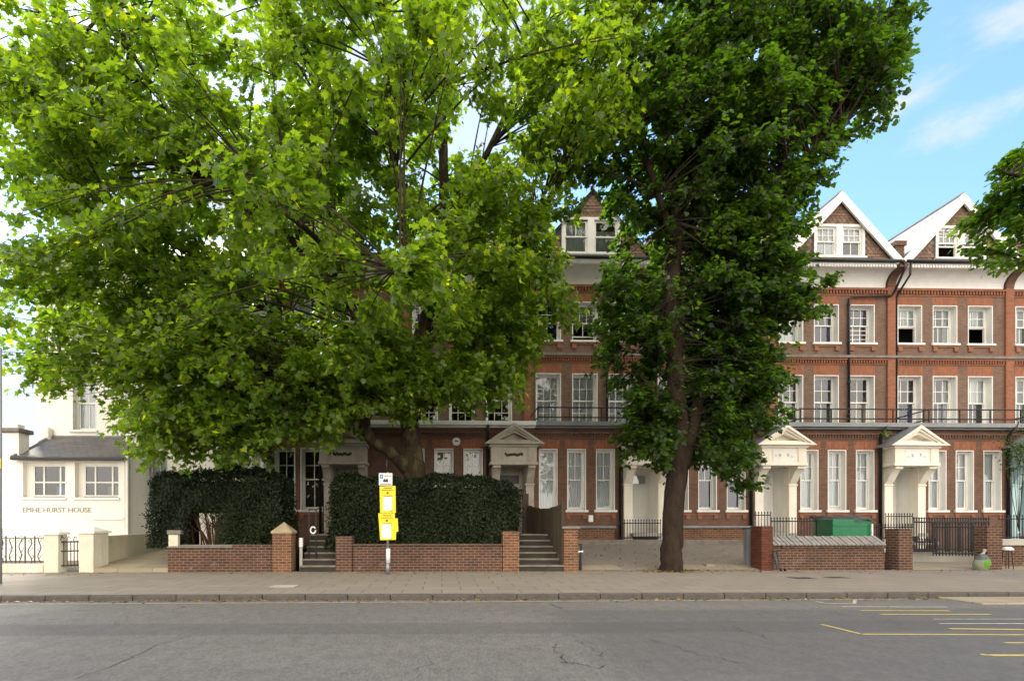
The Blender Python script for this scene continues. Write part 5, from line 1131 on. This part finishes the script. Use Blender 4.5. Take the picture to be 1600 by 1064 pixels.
# hedges: leaf shell over stems and a solid dark core
def hedge(px0, px1, ptop, pbot, y0, y1, label, n, gap=None):
    ym = y0; xa, xb = X(px0, ym), X(px1, ym); zb, zt = Z(px0, pbot, ym), Z(px0, ptop, ym)
    h = empty('hedge', ((xa + xb) / 2, (y0 + y1) / 2, zb), label, 'hedge', 'clipped hedges behind the brick walls')
    pos = []; nr = []
    def bulge(x_, z_): return .12 * math.sin(x_ * 2.1 + z_ * 1.3) + .09 * math.sin(x_ * 4.7 - z_ * 3.1)
    A = [(xb - xa) * (zt - zb), (xb - xa) * (y1 - y0), (y1 - y0) * (zt - zb), (y1 - y0) * (zt - zb)]; tot = sum(A)
    for face, a in enumerate(A):
        m = int(n * a / tot); u, v_ = rng.random(m), rng.random(m); d = rng.random(m) ** 1.3 * .34 - .07
        if face == 0: q = np.stack([xa + (xb - xa) * u, y0 + d, zb + (zt - zb) * v_], 1); q[:, 1] += [bulge(a_, b_) for a_, b_ in zip(q[:, 0], q[:, 2])]; nn = np.array([0, -1, .35])
        elif face == 1: q = np.stack([xa + (xb - xa) * u, y0 + (y1 - y0) * v_, zt - d + .05 * np.sin(u * 25) + .03 * np.sin(u * 61)], 1); nn = np.array([0, -.2, 1])
        else:
            s_ = -1 if face == 2 else 1; q = np.stack([(xa if face == 2 else xb) - s_ * d, y0 + (y1 - y0) * u, zb + (zt - zb) * v_], 1); q[:, 0] += [.8 * bulge(a_, b_) for a_, b_ in zip(q[:, 1] * 1.3, q[:, 2])]; nn = np.array([s_, -.1, .35])
        pos.append(q); nr.append(np.repeat([nn], m, 0))
    pos = np.concatenate(pos); nr = np.concatenate(nr)
    for ax, lo_, hi_ in ((0, xa, xb), (1, y0, y1 + 1)):
        dd = np.minimum(pos[:, ax] - lo_, hi_ - pos[:, ax]); pos[:, 2] -= .30 * np.exp(-np.maximum(dd, 0) / .16) * ((pos[:, 2] - zb) / (zt - zb)) ** 3
    pos[:, 2] += .09 * np.sin(pos[:, 0] * 1.7 + 1) * ((pos[:, 2] - zb) / (zt - zb)) ** 2
    # sprigs that stick out of the clipped outline
    k = n // 40; i = rng.integers(0, len(pos), k); pos = np.concatenate([pos, pos[i] + nr[i] * rng.random((k, 1)) * .18]); nr = np.concatenate([nr, nr[i]])
    keep = np.ones(len(pos), bool)
    if gap:
        gx_, gz_, rx, rz = gap; dd = ((pos[:, 0] - gx_) / rx) ** 2 + ((pos[:, 2] - gz_) / rz) ** 2; keep = (dd > rng.uniform(.6, 1.15, len(pos))) | (pos[:, 1] > y0 + .9 * (y1 - y0))
        keep &= ~((pos[:, 2] < gz_ + .2) & (np.abs(pos[:, 0] - gx_) < rx * .8) & (pos[:, 1] < y0 + .8))
    pos, nr = pos[keep], nr[keep]; m = len(pos)
    leaves('foliage', pos, nr * .8 + rng.normal(0, .5, (m, 3)), np.array([0, 0, .3]) + nr * .5 + rng.normal(0, .8, (m, 3)), .085 * rng.uniform(.6, 1.4, m), PRIVET_HALF, 'leaf_hedge', h)
    tw = MB(); nb = 46 if gap else 26
    for j in range(nb):
        sx = (gap[0] + .15 + rng.normal(0, .12)) if gap and j < 30 else rng.uniform(xa + .4, xb - .4); s0 = (sx, (y0 + y1) / 2 + rng.uniform(-.4, .2), zb - .35)
        e = (sx + rng.normal(0, .8 if gap and j < 30 else .6), (y0 + y1) / 2 + rng.uniform(-.45, .5), zt - rng.uniform(.3, 1.0)); b = bez(s0, e, (rng.normal(0, .2), rng.normal(0, .15), -.1), 7)
        tw.tube([tuple(q) for q in b], list(np.linspace(.035, .008, 7)), 6)
        for _ in range(5):
            i0 = rng.integers(2, 6); e2 = b[i0] + np.array([rng.normal(0, .35), rng.normal(0, .3), rng.uniform(.2, .7)]); tw.tube([tuple(q) for q in bez(b[i0], e2, (0, 0, -.05), 4)], [.012, .01, .007, .004], 5)
    tw.build('stems', 'hedge_twig', h)
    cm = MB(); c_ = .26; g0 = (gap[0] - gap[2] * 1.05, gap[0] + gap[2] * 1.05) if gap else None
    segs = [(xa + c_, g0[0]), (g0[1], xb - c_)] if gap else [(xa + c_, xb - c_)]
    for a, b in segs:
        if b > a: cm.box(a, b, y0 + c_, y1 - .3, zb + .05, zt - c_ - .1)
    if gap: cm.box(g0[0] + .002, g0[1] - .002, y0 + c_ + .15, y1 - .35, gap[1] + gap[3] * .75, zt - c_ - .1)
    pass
    cm.build('shade_core', 'inner', h)  # solid dark boxes; the hedge's inner shade is put into their colour
    return h
hedge(232, 440, 733, 856, 17.25, 18.7, 'dark clipped hedge at the left with a bare hole showing its brown stems', 34000, gap=(X(318, 17.3), Z(320, 822, 17.3), .62, .62))
hedge(515, 808, 744, 858, 17.3, 18.8, 'long dark clipped hedge behind the yellow sign post', 40000)
# climber on the trellis by the pale blue porch, weed on the gutter
y = 21.9; pp = rng.normal(0, 1, (420, 3)) * np.array([.4, .15, .5]) + np.array([X(1592, y), y, Z(1592, 706, y)])
cl = empty('climbing_plant', (X(1592, y), y, Z(1592, 740, y)), 'thin dark climber beside the drainpipes at the right edge', 'plant'); leaves('foliage', pp, rng.normal(0, 1, (420, 3)) + np.array([0, -.6, .5]), rng.normal(0, 1, (420, 3)), .075 * rng.uniform(.6, 1.3, 420), LIME_HALF, 'leaf_lime', cl)
tw = MB()
for i in range(22):
    a = np.array([X(1592, y), y, Z(1592, 830, y)]) if i < 6 else pp[rng.integers(0, 420)]; b = pp[rng.integers(0, 420)]; tw.tube([tuple(q) for q in bez(a, b, (0, 0, .1), 5)], [.014, .012, .01, .008, .005], 5)
tw.build('stems', 'twig', cl)
pp = rng.normal(0, 1, (40, 3)) * np.array([.09, .08, .07]) + np.array([X(1383, 22.4), 22.4, Z(1383, 678, 22.4)])
tag(leaves('gutter_weed', pp, rng.normal(0, .6, (40, 3)) + np.array([0, -.3, 1]), rng.normal(0, 1, (40, 3)), .1 * rng.uniform(.6, 1.3, 40), LIME_HALF, 'leaf_weed', None, loc=(X(1383, 22.4), 22.4, Z(1383, 682, 22.4))), 'bright green weed growing from the lead edge beside the cream porch roof', 'plant')
# fallen leaves along the kerb, round the lime and on the forecourt
n = 900; q = np.empty((n, 3)); q[:, 0] = rng.uniform(-13, 18, n); q[:, 1] = YK - np.abs(rng.normal(0, .12, n)) - .01; q[:, 2] = .008
n2 = 500; a = rng.normal(0, 1, (n2, 3)) * np.array([.55, .3, 0]) + np.array([X(1050, YL), YL - .05, PAVE + .03]); n3 = 220; b = np.empty((n3, 3)); b[:, 0] = rng.uniform(X(910, 19), X(1160, 19), n3); b[:, 1] = rng.uniform(17.2, 21.4, n3); b[:, 2] = PAVE + .02 + (b[:, 1] - 16.9) * (zf - PAVE) / 4.7
n4 = 420; c = np.empty((n4, 3)); c[:, 0] = rng.uniform(-13, 18, n4); c[:, 1] = 16.72 - np.abs(rng.normal(0, .5, n4)); c[:, 2] = PAVE + .008
q = np.concatenate([q, a, b, c]); n = len(q)
o = leaves('fallen_leaves', q, np.array([0, 0, 1.]) + rng.normal(0, .25, (n, 3)), rng.normal(0, 1, (n, 3)) * np.array([1, 1, .1]), .055 * rng.uniform(.5, 1.5, n), LIME_HALF, 'leaf_dead'); o['kind'] = 'stuff'; o['label'] = 'scattered dry leaves along the kerb and round the trunk'
